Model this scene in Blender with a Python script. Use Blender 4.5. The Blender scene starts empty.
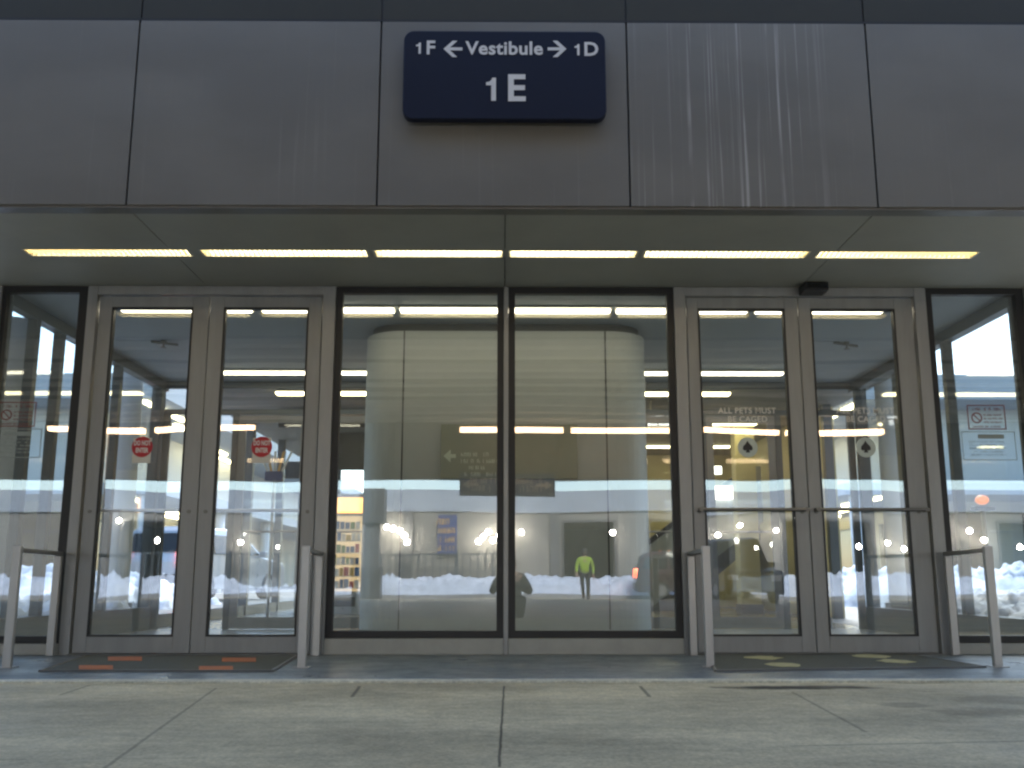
import bpy, bmesh, math, random
from mathutils import Vector, Matrix
random.seed(7)
R = math.radians
C = bpy.context.scene.collection
sc = bpy.context.scene

# ------------------------------------------------------------------ camera
F, PITCH, YAW = 1000.0, R(11.0), R(0.5)
CAMZ = 0.545
cam = bpy.data.objects.new('camera', bpy.data.cameras.new('camera'))
C.objects.link(cam); sc.camera = cam
cam.location = (0, 0, CAMZ)
cam.rotation_euler = (R(90) + PITCH, 0, -YAW)
cam.data.sensor_width = 36.0
cam.data.lens = F / 1024 * 36.0
cam.data.clip_start = 0.02
cam.data.clip_end = 5000

def ray(px, py):
    v = Vector(((px - 512) / F, (384 - py) / F, -1))
    return Matrix.Rotation(-YAW, 3, 'Z') @ (Matrix.Rotation(R(90) + PITCH, 3, 'X') @ v)
def onY(px, py, Y):
    d = ray(px, py); t = Y / d.y
    return (d.x * t, CAMZ + d.z * t)
def onZ(px, py, Z):
    d = ray(px, py); t = (Z - CAMZ) / d.z
    return (d.x * t, d.y * t)

YF = 7.5                                     # glass front of the vestibule
def fx(px, py=470): return onY(px, py, YF)[0]
def fz(py): return onY(505, py, YF)[1]

# ------------------------------------------------------------------ materials
def new_mat(name):
    m = bpy.data.materials.new(name); m.use_nodes = True
    nt = m.node_tree
    return m, nt, nt.nodes['Principled BSDF'], nt.nodes['Material Output']

def mat(name, col, rough=0.5, metal=0.0, var=0.12, scale=6.0, bump=0.0, stretch=(1, 1, 1), spec=0.5, rvar=0.1):
    m, nt, p, out = new_mat(name)
    N, L = nt.nodes, nt.links
    tc = N.new('ShaderNodeTexCoord'); mp = N.new('ShaderNodeMapping')
    mp.inputs['Scale'].default_value = stretch
    L.new(tc.outputs['Object'], mp.inputs['Vector'])
    nz = N.new('ShaderNodeTexNoise'); nz.inputs['Scale'].default_value = scale
    nz.inputs['Detail'].default_value = 6; nz.inputs['Roughness'].default_value = 0.65
    L.new(mp.outputs[0], nz.inputs['Vector'])
    mr = N.new('ShaderNodeMapRange'); mr.inputs['From Min'].default_value = .25; mr.inputs['From Max'].default_value = .75
    mr.inputs['To Min'].default_value = 1 - var; mr.inputs['To Max'].default_value = 1 + var
    L.new(nz.outputs['Fac'], mr.inputs['Value'])
    mx = N.new('ShaderNodeVectorMath'); mx.operation = 'SCALE'
    mx.inputs[0].default_value = col
    L.new(mr.outputs[0], mx.inputs['Scale']); L.new(mx.outputs[0], p.inputs['Base Color'])
    r2 = N.new('ShaderNodeMapRange'); r2.inputs['To Min'].default_value = max(0, rough - rvar); r2.inputs['To Max'].default_value = min(1, rough + rvar)
    L.new(nz.outputs['Fac'], r2.inputs['Value']); L.new(r2.outputs[0], p.inputs['Roughness'])
    p.inputs['Metallic'].default_value = metal
    p.inputs['Specular IOR Level'].default_value = spec
    if bump:
        b = N.new('ShaderNodeBump'); b.inputs['Distance'].default_value = bump; b.inputs['Strength'].default_value = 1
        L.new(nz.outputs['Fac'], b.inputs['Height']); L.new(b.outputs[0], p.inputs['Normal'])
    return m

def emit(name, col, s):
    m, nt, p, out = new_mat(name)
    p.inputs['Base Color'].default_value = (.6, .6, .58, 1)
    p.inputs['Emission Color'].default_value = (*col, 1)
    p.inputs['Emission Strength'].default_value = s
    return m

def glass(name, ior=1.75, tint=(.955, .975, .97), warp=0.0, wscale=(1, 1, 1), dirt=0.0, dirt_low=None):
    m, nt, p, out = new_mat(name)
    N, L = nt.nodes, nt.links
    N.remove(p)
    tr = N.new('ShaderNodeBsdfTransparent'); tr.inputs[0].default_value = (*tint, 1)
    gl = N.new('ShaderNodeBsdfAnisotropic'); gl.inputs['Roughness'].default_value = 0.0
    gl.inputs['Color'].default_value = (.97, .98, 1, 1)
    # thin sheet: the same Schlick reflectance on either face (f0 from the index), no refraction
    ge = N.new('ShaderNodeNewGeometry'); dp = N.new('ShaderNodeVectorMath'); dp.operation = 'DOT_PRODUCT'
    L.new(ge.outputs['Normal'], dp.inputs[0]); L.new(ge.outputs['Incoming'], dp.inputs[1])
    def mth(o, a, b=None):
        k = N.new('ShaderNodeMath'); k.operation = o
        for i, q in enumerate((a, b)):
            if q is None: continue
            if isinstance(q, (int, float)): k.inputs[i].default_value = q
            else: L.new(q, k.inputs[i])
        return k.outputs[0]
    f0 = ((ior - 1) / (ior + 1)) ** 2
    fres = mth('ADD', mth('MULTIPLY', mth('POWER', mth('SUBTRACT', 1.0, mth('ABSOLUTE', dp.outputs['Value'])), 5.0), 1 - f0), f0)
    mix = N.new('ShaderNodeMixShader')
    L.new(fres, mix.inputs[0]); L.new(tr.outputs[0], mix.inputs[1]); L.new(gl.outputs[0], mix.inputs[2])
    tc = N.new('ShaderNodeTexCoord')
    if warp:
        mp = N.new('ShaderNodeMapping'); mp.inputs['Scale'].default_value = wscale
        L.new(tc.outputs['Object'], mp.inputs['Vector'])
        nz = N.new('ShaderNodeTexNoise'); nz.inputs['Scale'].default_value = 1.0; nz.inputs['Detail'].default_value = 0.6
        L.new(mp.outputs[0], nz.inputs['Vector'])
        b = N.new('ShaderNodeBump'); b.inputs['Distance'].default_value = warp; b.inputs['Strength'].default_value = 1
        L.new(nz.outputs['Fac'], b.inputs['Height']); L.new(b.outputs[0], gl.inputs['Normal'])
    last = mix
    if dirt:
        df = N.new('ShaderNodeBsdfDiffuse'); df.inputs[0].default_value = (.55, .57, .56, 1)
        nz2 = N.new('ShaderNodeTexNoise'); nz2.inputs['Scale'].default_value = 3.0; nz2.inputs['Detail'].default_value = 8
        L.new(tc.outputs['Object'], nz2.inputs['Vector'])
        # dried splash marks: more of them low down where boots and salt reach
        sx = N.new('ShaderNodeSeparateXYZ'); L.new(tc.outputs['Object'], sx.inputs[0])
        mz = N.new('ShaderNodeMapRange'); mz.inputs['From Min'].default_value = .1; mz.inputs['From Max'].default_value = .75
        mz.inputs['To Min'].default_value = 2.6; mz.inputs['To Max'].default_value = 1.0
        L.new(sx.outputs['Z'], mz.inputs['Value'])
        k = N.new('ShaderNodeMath'); k.operation = 'MULTIPLY'; k.inputs[1].default_value = dirt
        L.new(nz2.outputs['Fac'], k.inputs[0])
        k2 = N.new('ShaderNodeMath'); k2.operation = 'MULTIPLY'; L.new(k.outputs[0], k2.inputs[0]); L.new(mz.outputs[0], k2.inputs[1])
        mx2 = N.new('ShaderNodeMixShader')
        L.new(k2.outputs[0], mx2.inputs[0]); L.new(mix.outputs[0], mx2.inputs[1]); L.new(df.outputs[0], mx2.inputs[2])
        last = mx2
    L.new(last.outputs[0], out.inputs['Surface'])
    return m

M = {}
M['frame'] = mat('aluminium_frame', (.30, .305, .305), .42, .35, .13, 9, stretch=(1, 1, .15))
M['leaf'] = mat('aluminium_leaf', (.275, .28, .28), .45, .3, .15, 9, stretch=(1, 1, .15))
M['sill'] = mat('aluminium_sill', (.36, .36, .33), .5, .2, .14, 5)
M['gasket'] = mat('black_gasket', (.012, .012, .013), .5, 0, .2)
M['steel'] = mat('brushed_steel', (.40, .39, .375), .36, .6, .08, 30, stretch=(1, 1, .08))
M['darksteel'] = mat('dark_bar', (.17, .165, .155), .4, .6, .1)
M['soffit'] = mat('soffit_panel', (.33, .325, .28), .6, 0, .10, 2.2)
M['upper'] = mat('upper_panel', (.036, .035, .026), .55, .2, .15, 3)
M['navy'] = mat('navy_sign', (.005, .010, .030), .45, 0, .06, 3, spec=.25)
M['white_paint'] = mat('white_letter', (.70, .70, .70), .5, 0, .05)
M['black'] = mat('black_plastic', (.012, .012, .013), .4, 0, .2)
M['housing'] = mat('lamp_housing', (.62, .60, .52), .4, .3, .1)
M['louvre'] = mat('lamp_louvre', (.50, .42, .22), .35, .5, .05)
M['column'] = mat('column_cladding', (.44, .465, .435), .5, .0, .05, 2)
M['vest_ceiling'] = mat('vestibule_ceiling', (.36, .40, .43), .6, 0, .06, 2)
M['floor'] = mat('hall_terrazzo', (.34, .31, .25), .22, 0, .15, 3)
M['vest_floor'] = mat('vestibule_tile', (.33, .36, .38), .30, 0, .25, 5)
M['cream'] = mat('cream_wall', (.62, .55, .30), .6, 0, .06, 1.5)
M['darkpanel'] = mat('dark_panel', (.035, .037, .04), .5, 0, .1)
M['mullion'] = mat('dark_mullion', (.12, .14, .15), .4, .4, .1)
M['whitecol'] = mat('white_column', (.84, .86, .86), .5, 0, .05)
M['concrete'] = mat('deck_concrete', (.17, .165, .155), .8, 0, .15, 1.2)  # deck slab kept dark so the beams read as lit streaks
M['concrete_beam'] = mat('beam_concrete', (.64, .64, .63), .8, 0, .12, 1.5)  # paler than the slab: light on the beam faces put into the colour
M['garage'] = mat('garage_wall', (.30, .28, .24), .8, 0, .14, 1.0)
M['garage_dark'] = mat('garage_door', (.03, .03, .03), .6, 0, .2)
M['parapet'] = mat('garage_parapet', (.42, .46, .50), .7, 0, .08, 1.5)
M['asphalt'] = mat('asphalt', (.075, .068, .058), .75, 0, .3, 0.6)
M['snow'] = mat('snow', (.74, .81, .90), .7, 0, .22, 3, bump=.03)  # blue of the skylight is mixed into the base colour
M['snowdirty'] = mat('dirty_snow', (.62, .64, .66), .8, 0, .35, 3.5, bump=.05)
M['tube'] = emit('soffit_tube', (1.0, .87, .58), 4.2)
M['tube_in'] = emit('vestibule_tube', (1.0, .89, .66), 2.3)
M['tube_hall'] = emit('hall_tube', (1.0, .85, .48), 3.6)
M['tube_deck'] = emit('deck_tube', (1.0, .64, .36), 4.2)
M['globe'] = emit('globe_lamp', (1.0, .93, .82), 26.0)
M['bright'] = emit('lightbox', (1.0, .93, .78), 1.6)
M['orange'] = emit('orange_lightbox', (1.0, .40, .07), 1.0)
M['beacon'] = emit('beacon_lens', (1.0, .24, .01), .35); M['beacon'].node_tree.nodes['Principled BSDF'].inputs['Base Color'].default_value = (.5, .12, .01, 1)
M['amber'] = emit('amber_lightbox', (1.0, .62, .25), .22)
M['tail'] = emit('tail_lamp', (1.0, .12, .04), 7.0)
M['letterlit'] = emit('lit_letters', (1, 1, .96), 1.4)
M['glass'] = glass('front_glass', 2.0, warp=.0007, wscale=(.9, .9, 1.3), dirt=.05)
M['glass_door'] = glass('door_glass', 2.0, warp=.0022, wscale=(1.1, 1.1, 1.5), dirt=.05)
M['glass_in'] = glass('inner_glass', 1.5, dirt=.02)
M['film'] = mat('sticker_white', (.62, .60, .55), .5, 0, .05)
M['red'] = mat('sticker_red', (.45, .02, .03), .5, 0, .08)
M['mat_l'] = mat('olive_mat', (.10, .10, .075), .9, 0, .3, 40, bump=.004)
M['orange_mark'] = mat('orange_mark', (.50, .16, .06), .8, 0, .15, 30)
M['yellow_mark'] = mat('yellow_mark', (.50, .46, .24), .8, 0, .25, 30)
M['hivis'] = mat('hivis_fabric', (.42, .62, .03), .8, 0, .12, 8)
M['darkcloth'] = mat('dark_cloth', (.016, .017, .022), .85, 0, .2, 8)
M['coat'] = mat('coat_cloth', (.02, .022, .02), .85, 0, .2, 8)
M['skin'] = mat('skin', (.50, .32, .24), .55, 0, .05)
M['hair'] = mat('hair', (.02, .015, .01), .6, 0, .2)
M['carpaint'] = mat('maroon_paint', (.05, .012, .016), .25, .3, .05)
M['carpaint2'] = mat('black_paint', (.02, .022, .025), .25, .3, .05)
M['carpaint3'] = mat('silver_paint', (.45, .47, .50), .3, .5, .05)
M['carglass'] = mat('car_glass', (.01, .012, .014), .08, 0, .05)
M['rubber'] = mat('tyre_rubber', (.015, .015, .015), .85, 0, .15)
M['bluesign'] = mat('blue_sign', (.05, .08, .22), .5, 0, .05)
M['orangepaint'] = mat('orange_letter', (.70, .42, .15), .5, 0, .05)
M['signgreen'] = mat('grey_green_sign', (.27, .29, .22), .5, 0, .05)
M['palegreen'] = mat('pale_green_letter', (.60, .66, .52), .5, 0, .05)
M['bollard'] = mat('orange_plastic', (.55, .16, .03), .6, 0, .1)
M['fadedred'] = mat('faded_red', (.22, .07, .065), .6, 0, .1)
M['notice'] = mat('notice_grey', (.30, .34, .33), .6, 0, .1)
M['etch'] = mat('etched_letter', (.75, .73, .68), .6, 0, .05)
M['paper'] = mat('pale_film', (.50, .56, .54), .6, 0, .1, 40)

# fascia: grey-violet coated metal with dried drip marks on one panel
def fascia_mat():
    m, nt, p, out = new_mat('fascia_metal'); N, L = nt.nodes, nt.links
    tc = N.new('ShaderNodeTexCoord'); sx = N.new('ShaderNodeSeparateXYZ'); L.new(tc.outputs['Object'], sx.inputs[0])
    def noise(sc3, scale, det=4):
        mp = N.new('ShaderNodeMapping'); mp.inputs['Scale'].default_value = sc3
        L.new(tc.outputs['Object'], mp.inputs['Vector'])
        n = N.new('ShaderNodeTexNoise'); n.inputs['Scale'].default_value = scale; n.inputs['Detail'].default_value = det; n.inputs['Distortion'].default_value = .25
        L.new(mp.outputs[0], n.inputs['Vector']); return n.outputs['Fac']
    def mrange(s, a, b, c=0, d=1):
        r = N.new('ShaderNodeMapRange'); r.interpolation_type = 'SMOOTHSTEP'
        for k, v in (('From Min', a), ('From Max', b), ('To Min', c), ('To Max', d)): r.inputs[k].default_value = v
        L.new(s, r.inputs['Value']); return r.outputs[0]
    def mul(a, b, op='MULTIPLY'):
        k = N.new('ShaderNodeMath'); k.operation = op
        for i, s in enumerate((a, b)):
            if isinstance(s, (int, float)): k.inputs[i].default_value = s
            else: L.new(s, k.inputs[i])
        return k.outputs[0]
    drip = mrange(noise((34, 1, .28), 1.0, 3), .55, .66)
    drip2 = mrange(noise((60, 1, .8), 1.0, 2), .60, .75)
    fade = mrange(noise((5, 1, 1.7), 1.0, 3), .30, .68)
    fade2 = mrange(noise((9, 1, 1.1), 1.0, 3), .32, .68)
    win = mul(mrange(sx.outputs['X'], .75, .9), mrange(sx.outputs['X'], 1.75, 2.1, 1, 0))
    strong = mul(mul(mul(drip, fade), win), .36)
    fine = mul(mul(mul(drip2, fade2), win), .32)
    faint = mul(mul(drip2, fade), .045)
    tot = mul(mul(strong, fine, 'ADD'), faint, 'ADD')
    base = mrange(noise((.6, 1, 1.2), 1.5, 5), .3, .7, .90, 1.10)
    sc1 = N.new('ShaderNodeVectorMath'); sc1.operation = 'SCALE'; sc1.inputs[0].default_value = (.170, .166, .152)
    L.new(base, sc1.inputs['Scale'])
    mx = N.new('ShaderNodeMix'); mx.data_type = 'RGBA'
    L.new(tot, mx.inputs['Factor']); L.new(sc1.outputs[0], mx.inputs[6]); mx.inputs[7].default_value = (.72, .72, .70, 1)
    L.new(mx.outputs[2], p.inputs['Base Color'])
    p.inputs['Roughness'].default_value = .5; p.inputs['Metallic'].default_value = .15
    b = N.new('ShaderNodeBump'); b.inputs['Distance'].default_value = .006
    L.new(noise((1, 1, 1), 2.2, 1), b.inputs['Height']); L.new(b.outputs[0], p.inputs['Normal'])
    return m
M['fascia'] = fascia_mat()

# pavement: concrete with saw-cut joints, stains and wear
def ground_mat(name, col, lines, stains, rough=.75, nscale=1.3, var=.22, tint=(1, 1, 1), spec=.4, bands=True):
    m, nt, p, out = new_mat(name); N, L = nt.nodes, nt.links
    tc = N.new('ShaderNodeTexCoord'); sx = N.new('ShaderNodeSeparateXYZ'); L.new(tc.outputs['Object'], sx.inputs[0])
    X, Y = sx.outputs['X'], sx.outputs['Y']
    def op(o, a, b=None):
        k = N.new('ShaderNodeMath'); k.operation = o
        for i, s in enumerate((a, b)):
            if s is None: continue
            if isinstance(s, (int, float)): k.inputs[i].default_value = s
            else: L.new(s, k.inputs[i])
        return k.outputs[0]
    def sm(s, a, b, c=0, d=1):
        r = N.new('ShaderNodeMapRange'); r.interpolation_type = 'SMOOTHSTEP'
        for k, v in (('From Min', a), ('From Max', b), ('To Min', c), ('To Max', d)): r.inputs[k].default_value = v
        L.new(s, r.inputs['Value']); return r.outputs[0]
    def nz(scale, det, s3=(1, 1, 1)):
        mp = N.new('ShaderNodeMapping'); mp.inputs['Scale'].default_value = s3; L.new(tc.outputs['Object'], mp.inputs['Vector'])
        n = N.new('ShaderNodeTexNoise'); n.inputs['Scale'].default_value = scale; n.inputs['Detail'].default_value = det
        n.inputs['Roughness'].default_value = .7
        L.new(mp.outputs[0], n.inputs['Vector']); return n.outputs['Fac']
    big = sm(nz(nscale, 6, (.6, 1.2, 1)), .3, .7, 1 - var, 1 + var)
    fine = sm(nz(60, 3), .25, .75, .78, 1.22)
    v = op('MULTIPLY', op('MULTIPLY', big, fine), sm(nz(14, 5), .3, .7, .86, 1.12))
    v = op('ADD', v, sm(nz(95, 2), .66, .74, 0, .45))
    v = op('MULTIPLY', v, sm(nz(70, 2), .27, .34, .55, 1))
    if bands:
        v = op('MULTIPLY', v, sm(nz(1, 5, (.8, 1.6, 1)), .3, .7, .90, 1.08))
    wob = op('MULTIPLY', op('SUBTRACT', nz(5, 3), .5), .010)
    for (x0, y0, x1, y1, w, depth) in lines:
        dx, dy = x1 - x0, y1 - y0; ln = math.hypot(dx, dy); nx, ny = -dy / ln, dx / ln; tx, ty = dx / ln, dy / ln
        d = op('ADD', op('ADD', op('MULTIPLY', X, nx), op('MULTIPLY', Y, ny)), -(x0 * nx + y0 * ny))
        d = op('ABSOLUTE', op('ADD', d, wob))
        t = op('ADD', op('ADD', op('MULTIPLY', X, tx), op('MULTIPLY', Y, ty)), -(x0 * tx + y0 * ty))
        k = sm(d, w * .5, w, 1 - depth, 1)
        inside = op('MULTIPLY', op('GREATER_THAN', t, 0), op('LESS_THAN', t, ln))
        k = op('ADD', op('MULTIPLY', k, inside), op('SUBTRACT', 1, inside))
        v = op('MULTIPLY', v, k)
    for (cx, cy, rx, ry, dk) in stains:
        a = op('POWER', op('MULTIPLY', op('ADD', X, -cx), 1 / rx), 2); b = op('POWER', op('MULTIPLY', op('ADD', Y, -cy), 1 / ry), 2)
        e = op('ADD', op('ADD', a, b), op('MULTIPLY', op('SUBTRACT', nz(6, 4), .5), 2.2))
        v = op('MULTIPLY', v, sm(e, .25, 1.1, 1 - dk, 1))
    s = N.new('ShaderNodeVectorMath'); s.operation = 'SCALE'; s.inputs[0].default_value = col
    L.new(v, s.inputs['Scale']); L.new(s.outputs[0], p.inputs['Base Color'])
    L.new(sm(nz(2.5, 4), .3, .7, rough - .15, rough + .12), p.inputs['Roughness'])
    p.inputs['Specular IOR Level'].default_value = spec
    b = N.new('ShaderNodeBump'); b.inputs['Distance'].default_value = .004; b.inputs['Strength'].default_value = .6
    L.new(nz(35, 5), b.inputs['Height']); L.new(b.outputs[0], p.inputs['Normal'])
    return m

# ------------------------------------------------------------------ mesh helpers
class MB:
    def __init__(self): self.v = []; self.f = []; self.mi = []; self.cur = 0
    def m(self, i): self.cur = i; return self
    def add(self, vs, fs):
        n = len(self.v); self.v += [tuple(a) for a in vs]
        for f in fs: self.f.append([n + i for i in f]); self.mi.append(self.cur)
        return self
    def box(self, x0, x1, y0, y1, z0, z1):
        x0, x1 = sorted((x0, x1)); y0, y1 = sorted((y0, y1)); z0, z1 = sorted((z0, z1))
        return self.add([(x0, y0, z0), (x1, y0, z0), (x1, y1, z0), (x0, y1, z0), (x0, y0, z1), (x1, y0, z1), (x1, y1, z1), (x0, y1, z1)],
                 [(3, 2, 1, 0), (4, 5, 6, 7), (0, 1, 5, 4), (1, 2, 6, 5), (2, 3, 7, 6), (3, 0, 4, 7)])
    def ring(self, x0, x1, z0, z1, y0, y1, l, r, b, t):      # rectangular frame in the X-Z plane
        self.box(x0, x0 + l, y0, y1, z0, z1); self.box(x1 - r, x1, y0, y1, z0, z1)
        self.box(x0 + l, x1 - r, y0, y1, z0, z0 + b); self.box(x0 + l, x1 - r, y0, y1, z1 - t, z1); return self
    def tube(self, p0, p1, r0, r1=None, n=12):
        r1 = r0 if r1 is None else r1
        p0, p1 = Vector(p0), Vector(p1); d = (p1 - p0).normalized()
        a = d.orthogonal().normalized(); b = d.cross(a)
        vs = []
        for p, r in ((p0, r0), (p1, r1)):
            for i in range(n):
                t = 2 * math.pi * i / n; vs.append(p + a * math.cos(t) * r + b * math.sin(t) * r)
        fs = [(i, (i + 1) % n, n + (i + 1) % n, n + i) for i in range(n)] + [tuple(range(n))[::-1], tuple(range(n, 2 * n))]
        return self.add(vs, fs)
    def prism(self, pts, axis, a, b):                      # extrude a closed outline along an axis
        n = len(pts)
        def q(p, t):
            return {'x': (t, p[0], p[1]), 'y': (p[0], t, p[1]), 'z': (p[0], p[1], t)}[axis]
        vs = [q(p, a) for p in pts] + [q(p, b) for p in pts]
        fs = [(i, (i + 1) % n, n + (i + 1) % n, n + i) for i in range(n)] + [tuple(range(n))[::-1], tuple(range(n, 2 * n))]
        return self.add(vs, fs)
    def ball(self, c, r, n=12, k=8, s=(1, 1, 1)):
        vs = []; fs = []
        for j in range(k + 1):
            ph = math.pi * j / k
            for i in range(n):
                t = 2 * math.pi * i / n
                vs.append((c[0] + r * s[0] * math.sin(ph) * math.cos(t), c[1] + r * s[1] * math.sin(ph) * math.sin(t), c[2] + r * s[2] * math.cos(ph)))
        for j in range(k):
            for i in range(n): fs.append((j * n + i, (j + 1) * n + i, (j + 1) * n + (i + 1) % n, j * n + (i + 1) % n))
        return self.add(vs, fs)
    def build(self, name, mats, parent=None, bevel=0.0, smooth=False):
        me = bpy.data.meshes.new(name); me.from_pydata(self.v, [], self.f); me.update()
        if not isinstance(mats, (list, tuple)): mats = [mats]
        for q in mats: me.materials.append(q)
        for p, i in zip(me.polygons, self.mi): p.material_index = i; p.use_smooth = smooth
        bm = bmesh.new(); bm.from_mesh(me); bmesh.ops.remove_doubles(bm, verts=bm.verts, dist=1e-6) if smooth else None
        bmesh.ops.recalc_face_normals(bm, faces=bm.faces); bm.to_mesh(me); bm.free()
        o = bpy.data.objects.new(name, me); C.objects.link(o)
        if parent: o.parent = parent; o.matrix_parent_inverse = Matrix.Translation(-world_loc(parent))
        if bevel:
            b = o.modifiers.new('edge', 'BEVEL'); b.width = bevel; b.segments = 2; b.limit_method = 'ANGLE'; b.angle_limit = R(40)
        return o
def world_loc(o):
    p = Vector(o.location)
    return p                                   # parts keep their mesh in world coordinates; parents are only translated
def tag(o, label=None, cat=None, group=None, kind=None):
    for k, v in (('label', label), ('category', cat), ('group', group), ('kind', kind)):
        if v: o[k] = v
    return o
def thing(name, loc, label, cat, group=None, kind=None):
    o = bpy.data.objects.new(name, None); C.objects.link(o); o.location = loc; o.empty_display_size = .2
    return tag(o, label, cat, group, kind)
def copy_tree(o, parent=None):
    c = o.copy(); C.objects.link(c)
    if parent: c.parent = parent
    for ch in list(o.children): copy_tree(ch, c)
    return c
def text_mesh(lines, size, loc_fn, mats, name, parent, bold=0.0, ext=.002, space=1.0, rot=None, mirror=False):
    """lines: list of (string, x, z, size, align); written facing -Y on a plane given by loc_fn(x,z)"""
    V, Fc = [], []
    for (s, x, z, sz, al) in lines:
        cu = bpy.data.curves.new('t', 'FONT'); cu.body = s; cu.size = sz; cu.align_x = al; cu.align_y = 'CENTER'
        cu.extrude = ext; cu.offset = bold * sz; cu.space_character = space; cu.resolution_u = 3
        o = bpy.data.objects.new('t', cu); C.objects.link(o)
        dg = bpy.context.evaluated_depsgraph_get(); me = bpy.data.meshes.new_from_object(o.evaluated_get(dg))
        n = len(V)
        for v in me.vertices: V.append(loc_fn(x + v.co.x, z + v.co.y, v.co.z))
        for p in me.polygons: Fc.append([n + i for i in p.vertices])
        bpy.data.objects.remove(o); bpy.data.curves.remove(cu); bpy.data.meshes.remove(me)
    mb = MB(); mb.v = V; mb.f = Fc; mb.mi = [0] * len(Fc)
    return mb
def on_plane_y(Y): return lambda x, z, d: (x, Y - d, z)

def marks(mb, x0, x1, z, h, Y, d=.002, rnd=random, step=(.5, .9)):
    """one line of small unreadable letter strokes"""
    x = x0
    while x < x1:
        w = h * rnd.uniform(.35, .75)
        if rnd.random() > .14:
            k = rnd.randint(0, 3)
            mb.box(x, x + h * .16, Y - d, Y, z, z + h)
            if k != 0: mb.box(x + w - h * .16, x + w, Y - d, Y, z, z + h * rnd.choice((1, .6, 1)))
            if k in (1, 2): mb.box(x + h * .16, x + w - h * .16, Y - d, Y, z + h * .84, z + h)
            if k in (2, 3): mb.box(x + h * .16, x + w - h * .16, Y - d, Y, z + h * .42, z + h * .56)
        x += w + h * .22

# ================================================================== SETTING: ground
KERB_Y = onZ(505, 683, 0)[1]
print('KERB_Y', KERB_Y)
road = MB().box(-2000, 2000, -2000, 2000, -.6, -.20)
tag(road.build('road', ground_mat('road_asphalt', (.37, .31, .21), [], [], .6, .5, .25, bands=True)), kind='structure')
def seg(a, b, w=.010, k=.7):
    x0, y0 = onZ(*a, 0); x1, y1 = onZ(*b, 0); return (x0, y0, x1, y1, w, k)
lines = [seg((499, 767), (504, 686), .006, .75), seg((95, 775), (216, 688), .009, .4), seg((792, 692), (866, 732), .010, .4),
         seg((60, 695), (90, 685), .012, .4), seg((352, 697), (360, 686), .012, .6), seg((640, 686), (650, 697), .012, .6),
         seg((790, 746), (1030, 741), .012, .4), seg((-20, 760), (300, 757), .014, .15)]
st = []
for (px, py, rx, ry, k) in ((800, 687.5, .50, .10, .8), (765, 688, .35, .09, .6), (905, 705, .14, .10, .35), (925, 683, .2, .06, .35), (985, 712, .25, .18, .35), (1010, 700, .3, .2, .25), (640, 742, .5, .1, .1)):
    x, y = onZ(px, py, 0); st.append((x, y, rx, ry, k))
sw = MB().box(-60, 60, .7, KERB_Y, -.22, 0)
tag(sw.build('sidewalk', ground_mat('sidewalk_concrete', (.54, .455, .285), lines, st)), kind='structure')
tag(MB().box(-60, 60, KERB_Y, KERB_Y + .11, -.22, .012).build('kerb_strip', ground_mat('kerb_concrete', (.60, .57, .45), [], [], .7, 2, .15, bands=False), bevel=.005), kind='structure')
tag(MB().box(-60, 60, KERB_Y + .11, 7.42, -.22, .004).build('entrance_paving', ground_mat('slate_tile', (.165, .195, .205), [], [], .42, 2.0, .12, spec=.5, bands=False)), kind='structure')

# ================================================================== CANOPY (fascia + soffit)
YC = onZ(505, 210, 2.76)[1]
ZS = fz(288)                       # soffit height
YC = onZ(505, 209, ZS)[1]
ZT = onY(505, 22, YC)[1]
print('soffit', ZS, 'canopy Y', YC, 'fascia top', ZT)
seams = [onY(x, 207, YC)[0] for x in (127, 377, 630, 877)]
sp = (seams[3] - seams[0]) / 3
seams = [seams[0] - k * sp for k in (6, 5, 4, 3, 2, 1)] + seams + [seams[3] + k * sp for k in (1, 2, 3, 4, 5, 6)]
canopy = thing('entrance_canopy', (0, YC, ZS), 'grey metal canopy with drip-stained panel fascia above the glass entrance', 'canopy')
XLc, XRc = -4.0, 4.2
core = MB()
core.box(XLc, XRc, YC + .05, YF + 4.2, ZS + .22, ZT + .3); core.box(seams[0], seams[-1], YC + .05, YF + .35, ZS + .22, ZT + 1.6)
core.box(seams[0], seams[-1], YC + .012, YC + .05, ZS + .03, ZT + 1.6)
core.build('core', M['black'], canopy)
for a, b in zip(seams[:-1], seams[1:]):
    MB().box(a + .0055, b - .0055, YC - .02, YC + .012, ZS + .012, ZT - .012).build('fascia_panel', M['fascia'], canopy, bevel=.003)
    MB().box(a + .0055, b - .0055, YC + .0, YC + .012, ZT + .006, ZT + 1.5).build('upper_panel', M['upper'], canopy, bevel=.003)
MB().box(seams[0], seams[-1], YC - .019, YC + .010, ZT - .010, ZT + .004).build('trim_strip', M['black'], canopy)
# drip edge at the bottom of the fascia
MB().box(seams[0], seams[-1], YC - .012, YC + .09, ZS - .004, ZS + .010).build('drip_edge', M['darksteel'], canopy)
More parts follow.
